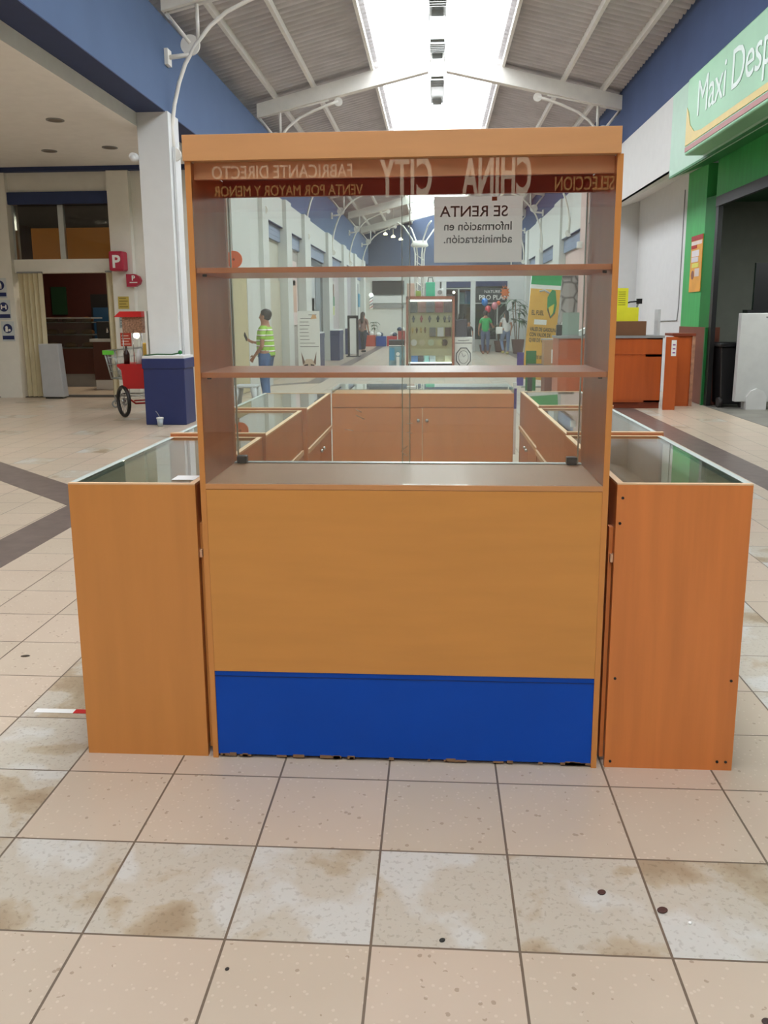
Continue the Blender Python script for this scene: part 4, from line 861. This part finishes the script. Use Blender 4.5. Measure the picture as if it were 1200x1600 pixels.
def person(loc, rz_, label, h, legs, arms, hair, shirt, pants, shoes, sleeve=.5, skinm=None, wide=1.0, gender='m', longhair=False, belt=None):
    """local frame: facing +Y, up Z. arms: (elbow, wrist, handdir) per side; legs: (knee, ankle)"""
    sk = skinm or M['skin']; k = h/1.7
    o = empty('person', loc, label, 'person', None, rz_)
    def P(x, y, z): return (x*k, y*k, z*k)
    V, Ed, Rr = [P(0, 0, .93)], [], [.125*k*wide]
    chest = chain(V, Ed, Rr, 0, [P(0, 0, 1.08), P(0, .01, 1.24), P(0, .0, 1.36)], [.115*k*wide, .125*k*wide, .09*k])
    neck = chain(V, Ed, Rr, chest, [P(0, .0, 1.45)], [.052*k])
    head = chain(V, Ed, Rr, neck, [P(0, .02, 1.525), P(0, .012, 1.6), P(0, .0, 1.665)], [(.062*k, .07*k), (.075*k, .09*k), (.05*k, .06*k)])
    hm = head-1
    chain(V, Ed, Rr, hm-1, [P(0, .1, 1.555), P(0, .118, 1.548)], [.016*k, .01*k])          # nose
    wri = []
    for s, (el, wr, hd) in zip((-1, 1), arms):
        sh = chain(V, Ed, Rr, chest, [P(s*.13, 0, 1.37), P(s*.175, 0, 1.33)], [.06*k, .052*k])
        wi = chain(V, Ed, Rr, sh, [P(*lerp((s*.175, 0, 1.33), el, .5)), P(*el), P(*lerp(el, wr, .5)), P(*wr)], [.045*k, .037*k, .034*k, .024*k])
        wri.append(wi); hand(V, Ed, Rr, wi, hd, (0.2*-s, 1, .2), .6, k)
    for s, (kn, an) in zip((-1, 1), legs):
        hp = chain(V, Ed, Rr, 0, [P(s*.095, 0, .86)], [.09*k*wide])
        a = chain(V, Ed, Rr, hp, [P(*lerp((s*.095, 0, .86), kn, .5)), P(*kn), P(*lerp(kn, an, .4)), P(*an)], [.08*k*wide, .055*k, .052*k, .036*k])
        chain(V, Ed, Rr, a, [P(an[0], an[1]+.09, an[2]-.045)], [.03*k])
    skin('body', V, Ed, Rr, sk, o)
    # shirt
    V, Ed, Rr = [P(0, 0, .85)], [], [.15*k*wide]
    chest = chain(V, Ed, Rr, 0, [P(0, 0, .95), P(0, .01, 1.08), P(0, .015, 1.24), P(0, .0, 1.36)], [.148*k*wide, .142*k*wide, .14*k*wide, .1*k])
    chain(V, Ed, Rr, chest, [P(0, 0, 1.42)], [.065*k])
    for s, (el, wr, hd) in zip((-1, 1), arms):
        e = lerp((s*.175, 0, 1.33), el, sleeve*1.15)
        chain(V, Ed, Rr, chest, [P(s*.13, 0, 1.365), P(s*.178, 0, 1.33), P(*lerp((s*.178, 0, 1.33), e, .6)), P(*e)], [.068*k, .062*k, .058*k, .056*k])
    skin('shirt', V, Ed, Rr, shirt, o)
    V, Ed, Rr = [P(0, 0, .96)], [], [.13*k*wide]
    V.append(P(0, 0, 1.04)); Rr.append(.115*k*wide); Ed.append((0, 1))
    for s, (kn, an) in zip((-1, 1), legs):
        an2 = (an[0], an[1], an[2]+.02)
        chain(V, Ed, Rr, 0, [P(s*.09, 0, .86), P(*lerp((s*.095, 0, .86), kn, .5)), P(*kn), P(*lerp(kn, an2, .4)), P(*an2)], [.1*k*wide, .09*k*wide, .068*k, .062*k, .052*k])
    skin('trousers', V, Ed, Rr, pants, o)
    for s, (kn, an) in zip((-1, 1), legs):
        x, y, z = P(*an); mb = MB(); mb.ball((x, y+.05*k, z-.035*k), .048*k, .13*k, .05*k, n=14); mb.build('shoe', shoes, o)
    # hair cap
    mb = MB(); mb.ball(P(0, -.018, 1.612), .092*k, .105*k, .095*k, n=18)
    for v in list(mb.bm.verts):
        if v.co.y > .055*k and v.co.z < 1.63*k: v.co.y = .05*k
    if longhair: mb.tube([P(0, -.07, 1.62), P(0, -.1, 1.5), P(0, -.12, 1.38), P(.01, -.13, 1.22)], [.08*k, .075*k, .07*k, .03*k], 12)
    else: mb.ball(P(0, -.03, 1.56), .08*k, .075*k, .06*k, n=14)
    mb.build('hair', hair, o)
    for s in (-1, 1):
        MB().ball(P(s*.08, .01, 1.57), .012*k, .022*k, .032*k, n=8).build('ear', sk, o)
        e = MB().ball(P(s*.03, .088, 1.58), .012*k, .006*k, .008*k, n=8).build('eye', M['black'], o)
    MB().ball(P(0, .085, 1.51), .024*k, .008*k, .006*k, n=8).build('mouth', mat('lips', '8A4A40', .5), o)
    if belt: MB().lathe([(.128*k*wide, .875*k), (.13*k*wide, .905*k)], n=24).build('belt', belt, o)
    return o
def stripe_mat():
    m = bpy.data.materials.new('striped_polo'); m.use_nodes = True; nt = m.node_tree; b = nt.nodes['Principled BSDF']; b.inputs['Roughness'].default_value = .8
    tc = nt.nodes.new('ShaderNodeTexCoord'); sp = nt.nodes.new('ShaderNodeSeparateXYZ'); nt.links.new(tc.outputs['Object'], sp.inputs[0])
    d = nt.nodes.new('ShaderNodeMath'); d.operation = 'DIVIDE'; d.inputs[1].default_value = .085; nt.links.new(sp.outputs[2], d.inputs[0])
    f = nt.nodes.new('ShaderNodeMath'); f.operation = 'FRACT'; nt.links.new(d.outputs[0], f.inputs[0])
    r = nt.nodes.new('ShaderNodeValToRGB'); r.color_ramp.interpolation = 'CONSTANT'
    st = [(0, '9CCB4A'), (.55, '7A4A3A'), (.65, 'E4E4D8'), (.9, '9CCB4A')]
    while len(r.color_ramp.elements) < 4: r.color_ramp.elements.new(.5)
    for e, (p, c) in zip(r.color_ramp.elements, st): e.position = p; e.color = lin(c)+(1,)
    nt.links.new(f.outputs[0], r.inputs[0]); nt.links.new(r.outputs[0], b.inputs['Base Color']); return m
shoe = mat('dark_shoe', '2A2624', .5)
man = person((-2.77, 13.3, 0), math.radians(84), 'man in a green striped polo shirt and jeans holding a phone by the left wall', 1.585,
       [((-.1, .03, .48), (-.1, -.01, .09)), ((.1, .05, .48), (.1, .02, .09))],
       [((-.22, .0, 1.07), (-.15, .16, .9), (.1, .5, -.6)), ((.22, .02, 1.08), (.14, .24, 1.12), (-.1, 1, .25))],
       M['hair'], stripe_mat(), M['jeans'], shoe, .55, wide=1.18, belt=M['black'])
ph = MB().box(-.035, .035, -.005, .005, -.08, .08).build('mobile_phone', M['black'], bevel=.004); ph.location = (-3.13, 13.42, 1.14); ph.rotation_euler = (0, math.radians(-50), math.radians(84)); tag(ph, 'flat dark phone held up by the man in the striped polo', 'phone')
person((1.92, 32.3, 0), math.radians(-5), 'woman in a green blouse and grey jeans walking away by the balloons', 1.66, [((-.1, .03, .48), (-.08, -.02, .08)), ((.1, .0, .48), (.1, .0, .08))],
       [((-.25, -.02, 1.08), (-.27, .06, .85), (0, .2, -1)), ((.27, -.0, 1.1), (.3, .16, 1.02), (.2, .9, .3))], M['hair'], mat('green_blouse', '1FA050', .8), mat('grey_denim', '55607F', .8), mat('sandal', '9A6A50', .6), .5, wide=1.12)
person((2.68, 32.0, 0), math.radians(18), 'woman in a white top with a white shoulder bag walking beside the other', 1.66, [((-.12, .12, .5), (-.14, -.12, .12)), ((.1, -.02, .48), (.1, -.02, .08))],
       [((-.24, .02, 1.08), (-.28, .16, .95), (-.1, .9, -.1)), ((.24, -.03, 1.08), (.22, .04, .86), (0, .2, -1))], M['hair'], mat('white_top', 'D4D2D0', .8), mat('light_denim', '6A7A9A', .8), mat('yellow_shoe', 'B8A860', .6), .35, longhair=True)
o = empty('shoulder_bag', (2.42, 31.85, .78), 'white shoulder bag hanging at the hip of the woman in white', 'bag'); MB().box(-.13, .13, -.05, .05, 0, .26).build('body', M['paper'], o, .03); MB().tube([(-.1, 0, .25), (.1, .02, .6), (.15, .05, .68)], .01, 5).build('strap', M['grey'], o)
person((-3.0, 34.0, 0), math.radians(-20), 'distant person in dark trousers standing by the end of the left shops', 1.65, [((-.1, .1, .48), (-.1, .1, .08)), ((.1, -.06, .48), (.1, -.14, .1))],
       [((-.22, .0, 1.08), (-.2, .1, .9), (0, .3, -1)), ((.22, 0, 1.08), (.2, .1, .88), (0, .3, -1))], mat('brown_hair', '3A2A24', .7), mat('brown_top', '8A6A60', .8), mat('navy_trousers', '22283A', .8), shoe, .6, longhair=True)
person((1.32, 33.4, 0), math.radians(180), 'small child in dark clothes standing left of the woman in green', 1.25, [((-.1, .05, .48), (-.1, .05, .08)), ((.1, -.03, .48), (.1, -.06, .09))],
       [((-.22, .0, 1.08), (-.2, .1, .9), (0, .3, -1)), ((.22, 0, 1.08), (.2, .1, .88), (0, .3, -1))], M['hair'], mat('black_shirt', '2E2A30', .8), mat('navy_trousers', '22283A', .8), shoe, .6)

# ------------------------------------------------------------------ GLASS COUNTERS around the kiosk
glow = mat('pale_inner_board', 'E2DFD4', .5)
def counter(label, x0, x1, y0, y1, outer, h=.94, front=None, raised=True, holes=False, knobs=2):
    """x0<x1; outer = side of the glass wall (-1 left, +1 right)"""
    xc = (x0+x1)/2; yc = (y0+y1)/2; a = (x1-x0)/2; b = (y1-y0)/2; s = outer
    o = empty('glass_counter', (xc, yc, 0), label, 'counter', 'glass topped counters of the kiosk')
    fm_ = front or M['woodv']; up = 0 if label.startswith('front') else .014
    if up: fm_ = M['woodin']
    e = MB().box(-a, a, -b, -b+.016, 0, h-.003+up).build('end_panel', fm_, o); e2 = MB().box(-a, a, b-.016, b, 0, h).build('end_panel', M['woodin'], o)
    MB().box(-a, a, -b, -b+.017, h-.003+up, h+.0015+up).build('edge_band', M['bare'], o); MB().box(-a, a, b-.017, b, h, h+.002).build('edge_band', M['bare'], o)
    if holes:
        for (x, z) in ((-.195+.01, .9), (-.19, .82), (-.182, .31), (.18, .31), (-.185, .022), (.155, .03), (.182, .03)):
            MB().disc((x, -b-.001, z), .0045, .003, n=10).build('screw_hole', M['black'], o)
    xo = s*a; xi = -s*a
    MB().box(*sorted((xo, xo-s*.012)), -b+.016, b-.016, .06, .5).build('outer_panel', M['woodin'], o)
    MB().box(-a+.012, a-.02, -b+.016, b-.016, .0, .07).build('plinth', M['woodin'], o)
    MB().box(-a+.012, a-.012, -b+.016, b-.016, .5, .515).build('display_floor', glow, o)
    MB().box(*sorted((xi, xi+s*.014)), -b+.016, b-.016, .72, h-.006).build('inner_board', M['woodin'], o)
    MB().box(*sorted((xi, xi+s*.02)), -b+.016, b-.016, h-.006, h+.002).build('top_rail', M['bare'], o)
    MB().box(*sorted((xi-s*.008, xi+s*.02)), -b+.016, b-.016, .69, .715).build('drawer_rail', M['bare'], o)
    for k in (0, 1):
        ya = -b+.02 if k == 0 else .003; yb = -.003 if k == 0 else b-.02
        d = MB().box(*sorted((xi+s*.002, xi+s*.018)), ya, yb, .075, .685).build('door', M['woodin'], o)
        MB().ball((xi-s*.014, yb-.05 if k == 0 else ya+.05, .63), .011, n=8).build('knob', M['alu'], d)
    MB().box(*sorted((xo, xo-s*.006)), -b+.016, b-.016, .5, h-.006).build('glass_side', M['glassg'], o)
    MB().box(-a+(.0 if s < 0 else .018), a-(.0 if s > 0 else .018), -b+.017, b-.017, h-.006, h).build('glass_top', M['glassg'], o)
    mb = MB(); mb.box(*sorted((xo-s*.002, xo-s*.022)), -b+.017, b-.017, h-.018, h-.007); mb.box(*sorted((xo, xo-s*.022)), -b+.017, b-.017, h+.0002, h+.0014); mb.build('top_frame', mat('pale_frame', 'B4BDB6', .4), o)
    if not up: MB().box(*sorted((xi, xi-s*.012)), -b+.03, -b+.06, .02, .8).build('inner_strip', fm_, o)
    MB().box(-a+.02, a-.02, -b+.05, b-.05, .72, .726).build('glass_shelf', M['glassg'], o)
    return o
counter('front left glass counter showing its honey wood end panel beside the tall cabinet', -1.169, -.757, 2.475, 3.49, -1, .934)
counter('middle left glass counter behind the front left one', -1.169, -.745, 3.50, 4.5, -1, .936)
counter('rear left glass counter next to the cross counter', -1.18, -.72, 4.51, 5.56, -1, .936)
counter('front right glass counter showing its reddish end panel with screw holes', .556, .961, 2.475, 3.5, 1, .944, M['woodr'], holes=True)
counter('middle right glass counter behind the front right one', .565, .972, 3.51, 4.55, 1, .944)
counter('rear right glass counter next to the yellow banner side', .575, .985, 4.57, 5.58, 1, .944)
lab_l = MB().box(-.85, -.775, 2.53, 2.6, .936, .9375).build('paper_slip', M['paper']); tag(lab_l, 'white paper slip lying on the front left glass counter', 'paper')
# white reinforcement of the left counter lower part visible in the gap
# cross counter at the back
o = empty('cross_counter', (-.092, 5.83, 0), 'brown cross counter with two doors closing the back of the kiosk', 'counter')
wc = mat('brown_cross_melamine', 'CC8650', .4, var=.06, scale=2, stretch=(6, 6, .8), coat=.1)
MB().box(-.627, .627, -.22, .2, 0, .93).build('body', wc, o); MB().box(-.627, .627, -.24, .22, .955, .961).build('glass_top', M['glassg'], o)
mb = MB(); mb.box(-.627, .627, .19, .22, .93, .955); mb.box(-.627, -.622, -.22, .2, .93, .955); mb.box(.622, .627, -.22, .2, .93, .955); mb.build('top_frame', M['alu'], o)
for a, b, kx in ((-.622, -.002, -.027), (.006, .622, .033)):
    d = MB().box(a, b, -.234, -.222, .1, .83).build('door', wc, o); MB().ball((kx, -.246, .745), .012, n=10).build('knob', M['alu'], d)
MB().box(-.622, .622, -.234, -.222, .836, .93).build('upper_board', wc, o); MB().box(-.002, .006, -.226, -.221, .1, .83).build('door_gap', M['bare'], o)
b = MB().box(-.03, .03, -.02, .02, 0, .012).build('paper_tag', M['paper']); b.location = (-.17, 5.68, .962); tag(b, 'small white tag lying on the glass of the cross counter', 'tag')
o = empty('price_stand', (.545, 5.68, 0), 'narrow white and purple upright card between the cross counter and right counters', 'card'); MB().box(-.012, .012, -.03, .0, .5, 1.0).build('card', M['paper'], o); MB().box(-.008, .012, -.032, -.03, .82, .96).build('purple_patch', mat('purple', '4B3A8A', .5), o)

# ------------------------------------------------------------------ THE TALL DISPLAY CABINET
X0, X1, YF, YR = -.7377, .5284, 2.468, 2.875
o = empty('display_cabinet', ((X0+X1)/2, YF, 0), 'tall honey wood display cabinet with glass doors, two shelves and blue kick panel', 'display cabinet')
cx = (X0+X1)/2
def B(x0, x1, y0, y1, z0, z1, name, m, bev=.0008, mb=None): return MB().box(x0-cx, x1-cx, y0-YF, y1-YF, z0, z1).build(name, m, o, bev)
side = MB()
for (a, b) in ((X0, X0+.0175), (X1-.0175, X1)):
    B(a, b, YF+.001, YR, 0, 1.9, 'side_panel', M['woodin']); B(a, b, YF-.0012, YF+.001, 0, 1.9, 'edge_band', M['woodv'], 0)
B(X0-.002, X1-.009, YF-.012, YF+.02, 1.9, 1.972, 'top_fascia', M['woodcap']); B(X0+.002, X1-.012, YF+.02, YR, 1.95, 1.968, 'top_board', M['woodcap'])
B(X0+.0175, X1-.0175, YF+.02, YR, 1.902, 1.912, 'inner_ceiling', mat('dark_red_brown', '8A3A28', .4))
B(X0+.0175, X1-.0175, YF+.03, YF+.045, 1.854, 1.902, 'valance', mat('pinkish_wood', 'DE9C70', .4, var=.05))
B(X0+.0175, X1-.0175, YR-.04, YR-.02, 1.85, 1.902, 'rear_rail', mat('dark_red_brown', '8A3A28', .4))
B(X0+.0175, X1-.0175, YF+.004, YR-.0, .921, .937, 'counter_board', mat('sill_melamine', 'B48A68', .45, coat=.05, spec=.3)); B(X0+.0175, X1-.0175, YF-.001, YF+.004, .921, .9365, 'edge_band', M['woodedge'], 0)
B(X0+.0175, X1-.0175, YF+.0, YF+.016, .31, .9195, 'front_panel', M['wood']); B(X0+.0175, X1-.0175, YF+.004, YF+.014, .012, .309, 'kick_panel', M['blue'])
B(X0+.0175, X1-.0175, YF+.0025, YF+.0042, .29, .2925, 'blue_seam', mat('blue_dark_line', '032A6A', .5), 0)
B(X0+.0175, X1-.0175, YR-.016, YR, .02, .92, 'rear_panel', M['woodin'])
for z in (1.284, 1.598):
    B(X0+.018, X1-.018, YF+.012, YR-.045, z-.016, z, 'shelf', M['woodshelf'])
    for x in (X0+.022, X1-.022):
        MB().tube([(x-cx, .06, z-.02), (x-cx+(.012 if x < 0 else -.012), .06, z-.02)], .004, 6).build('shelf_pin', M['dark'], o)
g = B(X0+.018, X1-.018, YF+.004, YF+.009, .938, 1.9, 'front_glass', M['glass'], 0)
B(X0+.018, -.09, YR-.03, YR-.025, .938, 1.862, 'rear_glass_door', M['glass'], 0); B(-.115, X1-.018, YR-.02, YR-.015, .938, 1.862, 'rear_glass_door', M['glass'], 0)
ge = mat('glass_edge', 'A8B8AC', .2)
for x in (-.1165, -.09, X0+.03, X1-.03): B(x-.0012, x+.0012, YR-.031, YR-.014, .94, 1.85, 'glass_edge', ge, 0)
B(X0+.018, X1-.018, YR-.036, YR-.008, .937, .9405, 'glass_track', M['alu'], 0)
for x in (-.69, .475):
    q = B(x-.018, x+.018, YR-.05, YR-.02, .938, .965, 'glass_lock', M['black'], .004)
# taped notice, read from the hall side
nt_ = empty('paper_notice', (.14, 2.866, 1.63), 'grey for rent notice taped on the rear glass, seen from its back', 'notice')
pm = bpy.data.materials.new('thin_paper'); pm.use_nodes = True; nt = pm.node_tree; pb = nt.nodes['Principled BSDF']; pb.inputs['Base Color'].default_value = lin('D8D2D0')+(1,); pb.inputs['Roughness'].default_value = .8
tr_ = nt.nodes.new('ShaderNodeBsdfTranslucent'); tr_.inputs[0].default_value = lin('F0E8E6')+(1,); mx = nt.nodes.new('ShaderNodeMixShader'); mx.inputs[0].default_value = .6
nt.links.new(pb.outputs[0], mx.inputs[1]); nt.links.new(tr_.outputs[0], mx.inputs[2]); nt.links.new(mx.outputs[0], nt.nodes['Material Output'].inputs[0])
sb = bmesh.new(); sb.faces.new([sb.verts.new(p) for p in ((-.148, 0, 0), (.148, 0, 0), (.148, 0, .215), (-.148, 0, .215))])
q = MB(); q.bm.free(); q.bm = sb; q.build('sheet', pm, nt_)
nk = mat('notice_ink', '4A4648', .8)
# the print shows through the thin sheet, so it reads mirrored from the front
for t, sz, z, x in (('SE RENTA', .05, .15, .1), ('Información en', .039, .106, .115), ('administración.', .039, .064, .115)):
    text(t, sz, (x, -.0022, z), BACK, nk, nt_, 'lettering', ext=.0003, sx=1.04 if sz > .04 else .97, bold=.0005)
MB().box(.045, .062, -.002, -.0012, .2, .213).build('printed_logo', mat('logo_orange', 'C8704A', .7), nt_)
# scratches and adhesive marks on the rear glass
mk = mat('tape_residue', 'D8C8B0', .6)
mb = MB()
for (x, z, dx, dz) in ((-.28, 1.11, .03, -.015), (-.26, 1.12, -.02, .01), (-.32, 1.06, .03, -.005), (-.1, 1.08, .02, .002), (-.1, 1.05, .018, -.004), (-.12, .98, .02, .02), (-.1, .965, -.015, .01)):
    mb.tube([(x-cx, YR-.0335-YF, z), (x+dx-cx, YR-.0335-YF, z+dz)], .0016, 4)
mb.build('glass_marks', mk, o)
# chipped lower edge of the blue panel
ch = mat('chipped_edge', '8A6A4A', .9); mb = MB(); rr = random.Random(5)
for k in range(26):
    x = rr.uniform(X0+.02, X1-.03); mb.box(x-cx, x-cx+rr.uniform(.008, .04), .0028, .0045, .006, .012+rr.uniform(0, .006))
mb.build('chipped_edge', ch, o)['kind'] = 'stuff'

# ------------------------------------------------------------------ floor litter
def speck(x, y, rx, ry, c, label, a=0):
    b = MB().ball((0, 0, .001), rx, ry, .003, n=12).build('floor_debris', mat('sp'+c, c, .7)); b.location = (x, y, .001); b.rotation_euler = (0, 0, a); tag(b, label, 'debris', 'specks on the tile floor')
speck(-1.785, 3.245, .02, .009, '3A3020', 'flat dark leaf on the tiles left of the counter', .2)
# positions of the crumbs in front of the cabinet
def gp(u, v):
    d = CR*((u-600)/F)-CU*((v-Y0)/F)+CF; t = H/-d.z; return d.x*t, d.y*t
for u, v, r, c, l in ((940, 1395, .009, '4A2A22', 'dark crumb on the white tile, farther of the pair'), (1035, 1423, .011, '4A2A22', 'dark ringed crumb near the long tile joint'), (691, 1470, .006, '2A2A24', 'small black speck on the middle white tile'), (1078, 1443, .004, 'F0F0EC', 'tiny white crumb near the ringed crumb'), (1197, 1597, .008, '3A2A26', 'dark crumb at the bottom right corner of the photo'), (355, 1515, .004, '2A2420', 'tiny black speck at the bottom left tile')):
    x, y = gp(u, v); speck(x, y, r*1.3, r, c, l, .5)
x, y = gp(90, 1111)
o = empty('floor_tape', (x, y, 0), 'strip of white and red floor tape left of the front left counter', 'tape')
MB().box(-.085, .065, -.015, .015, .0005, .0012).build('white_part', M['paper'], o); MB().box(.065, .14, -.015, .015, .0005, .0013).build('red_part', M['red'], o)

# ------------------------------------------------------------------ lit shop fronts behind the camera (seen as reflections)
o = empty('shop_fascia', (0, -5.0, 0), 'lit red shop fascia behind the camera, reflected in the cabinet glass', 'sign')
MB().box(-3.6, 3.6, -.3, -.06, 2.72, 3.7).build('board', mat('fascia_red', '8A2414', .6, emit=.24), o)
lt = mat('lit_letters', 'F2DCC0', .5, emit=.95); lg = mat('lit_gold_letters', 'E0B070', .5, emit=.85)
text('CHINA', .62, (1.1, -.05, 2.85), BACK, lt, o, ext=.01, sx=.41, bold=.016, sp=1.0); text('CITY', .62, (-.05, -.05, 2.85), BACK, lt, o, ext=.01, sx=.44, bold=.016, sp=1.05)
text('FABRICANTE DIRECTO', .21, (-.98, -.05, 3.07), BACK, lt, o, ext=.01, sx=.78, bold=0)
text('VENTA POR MAYOR Y MENOR', .17, (-.87, -.05, 2.87), BACK, lg, o, ext=.01, sx=.76, bold=0)
text('SELECCION', .22, (2.05, -.05, 2.88), BACK, lg, o, ext=.01, sx=.6, bold=0)
struct('wall_shop_behind', MB().box(-3.65, 3.65, -5.7, -5.31, 0, 4.2), M['beige'])
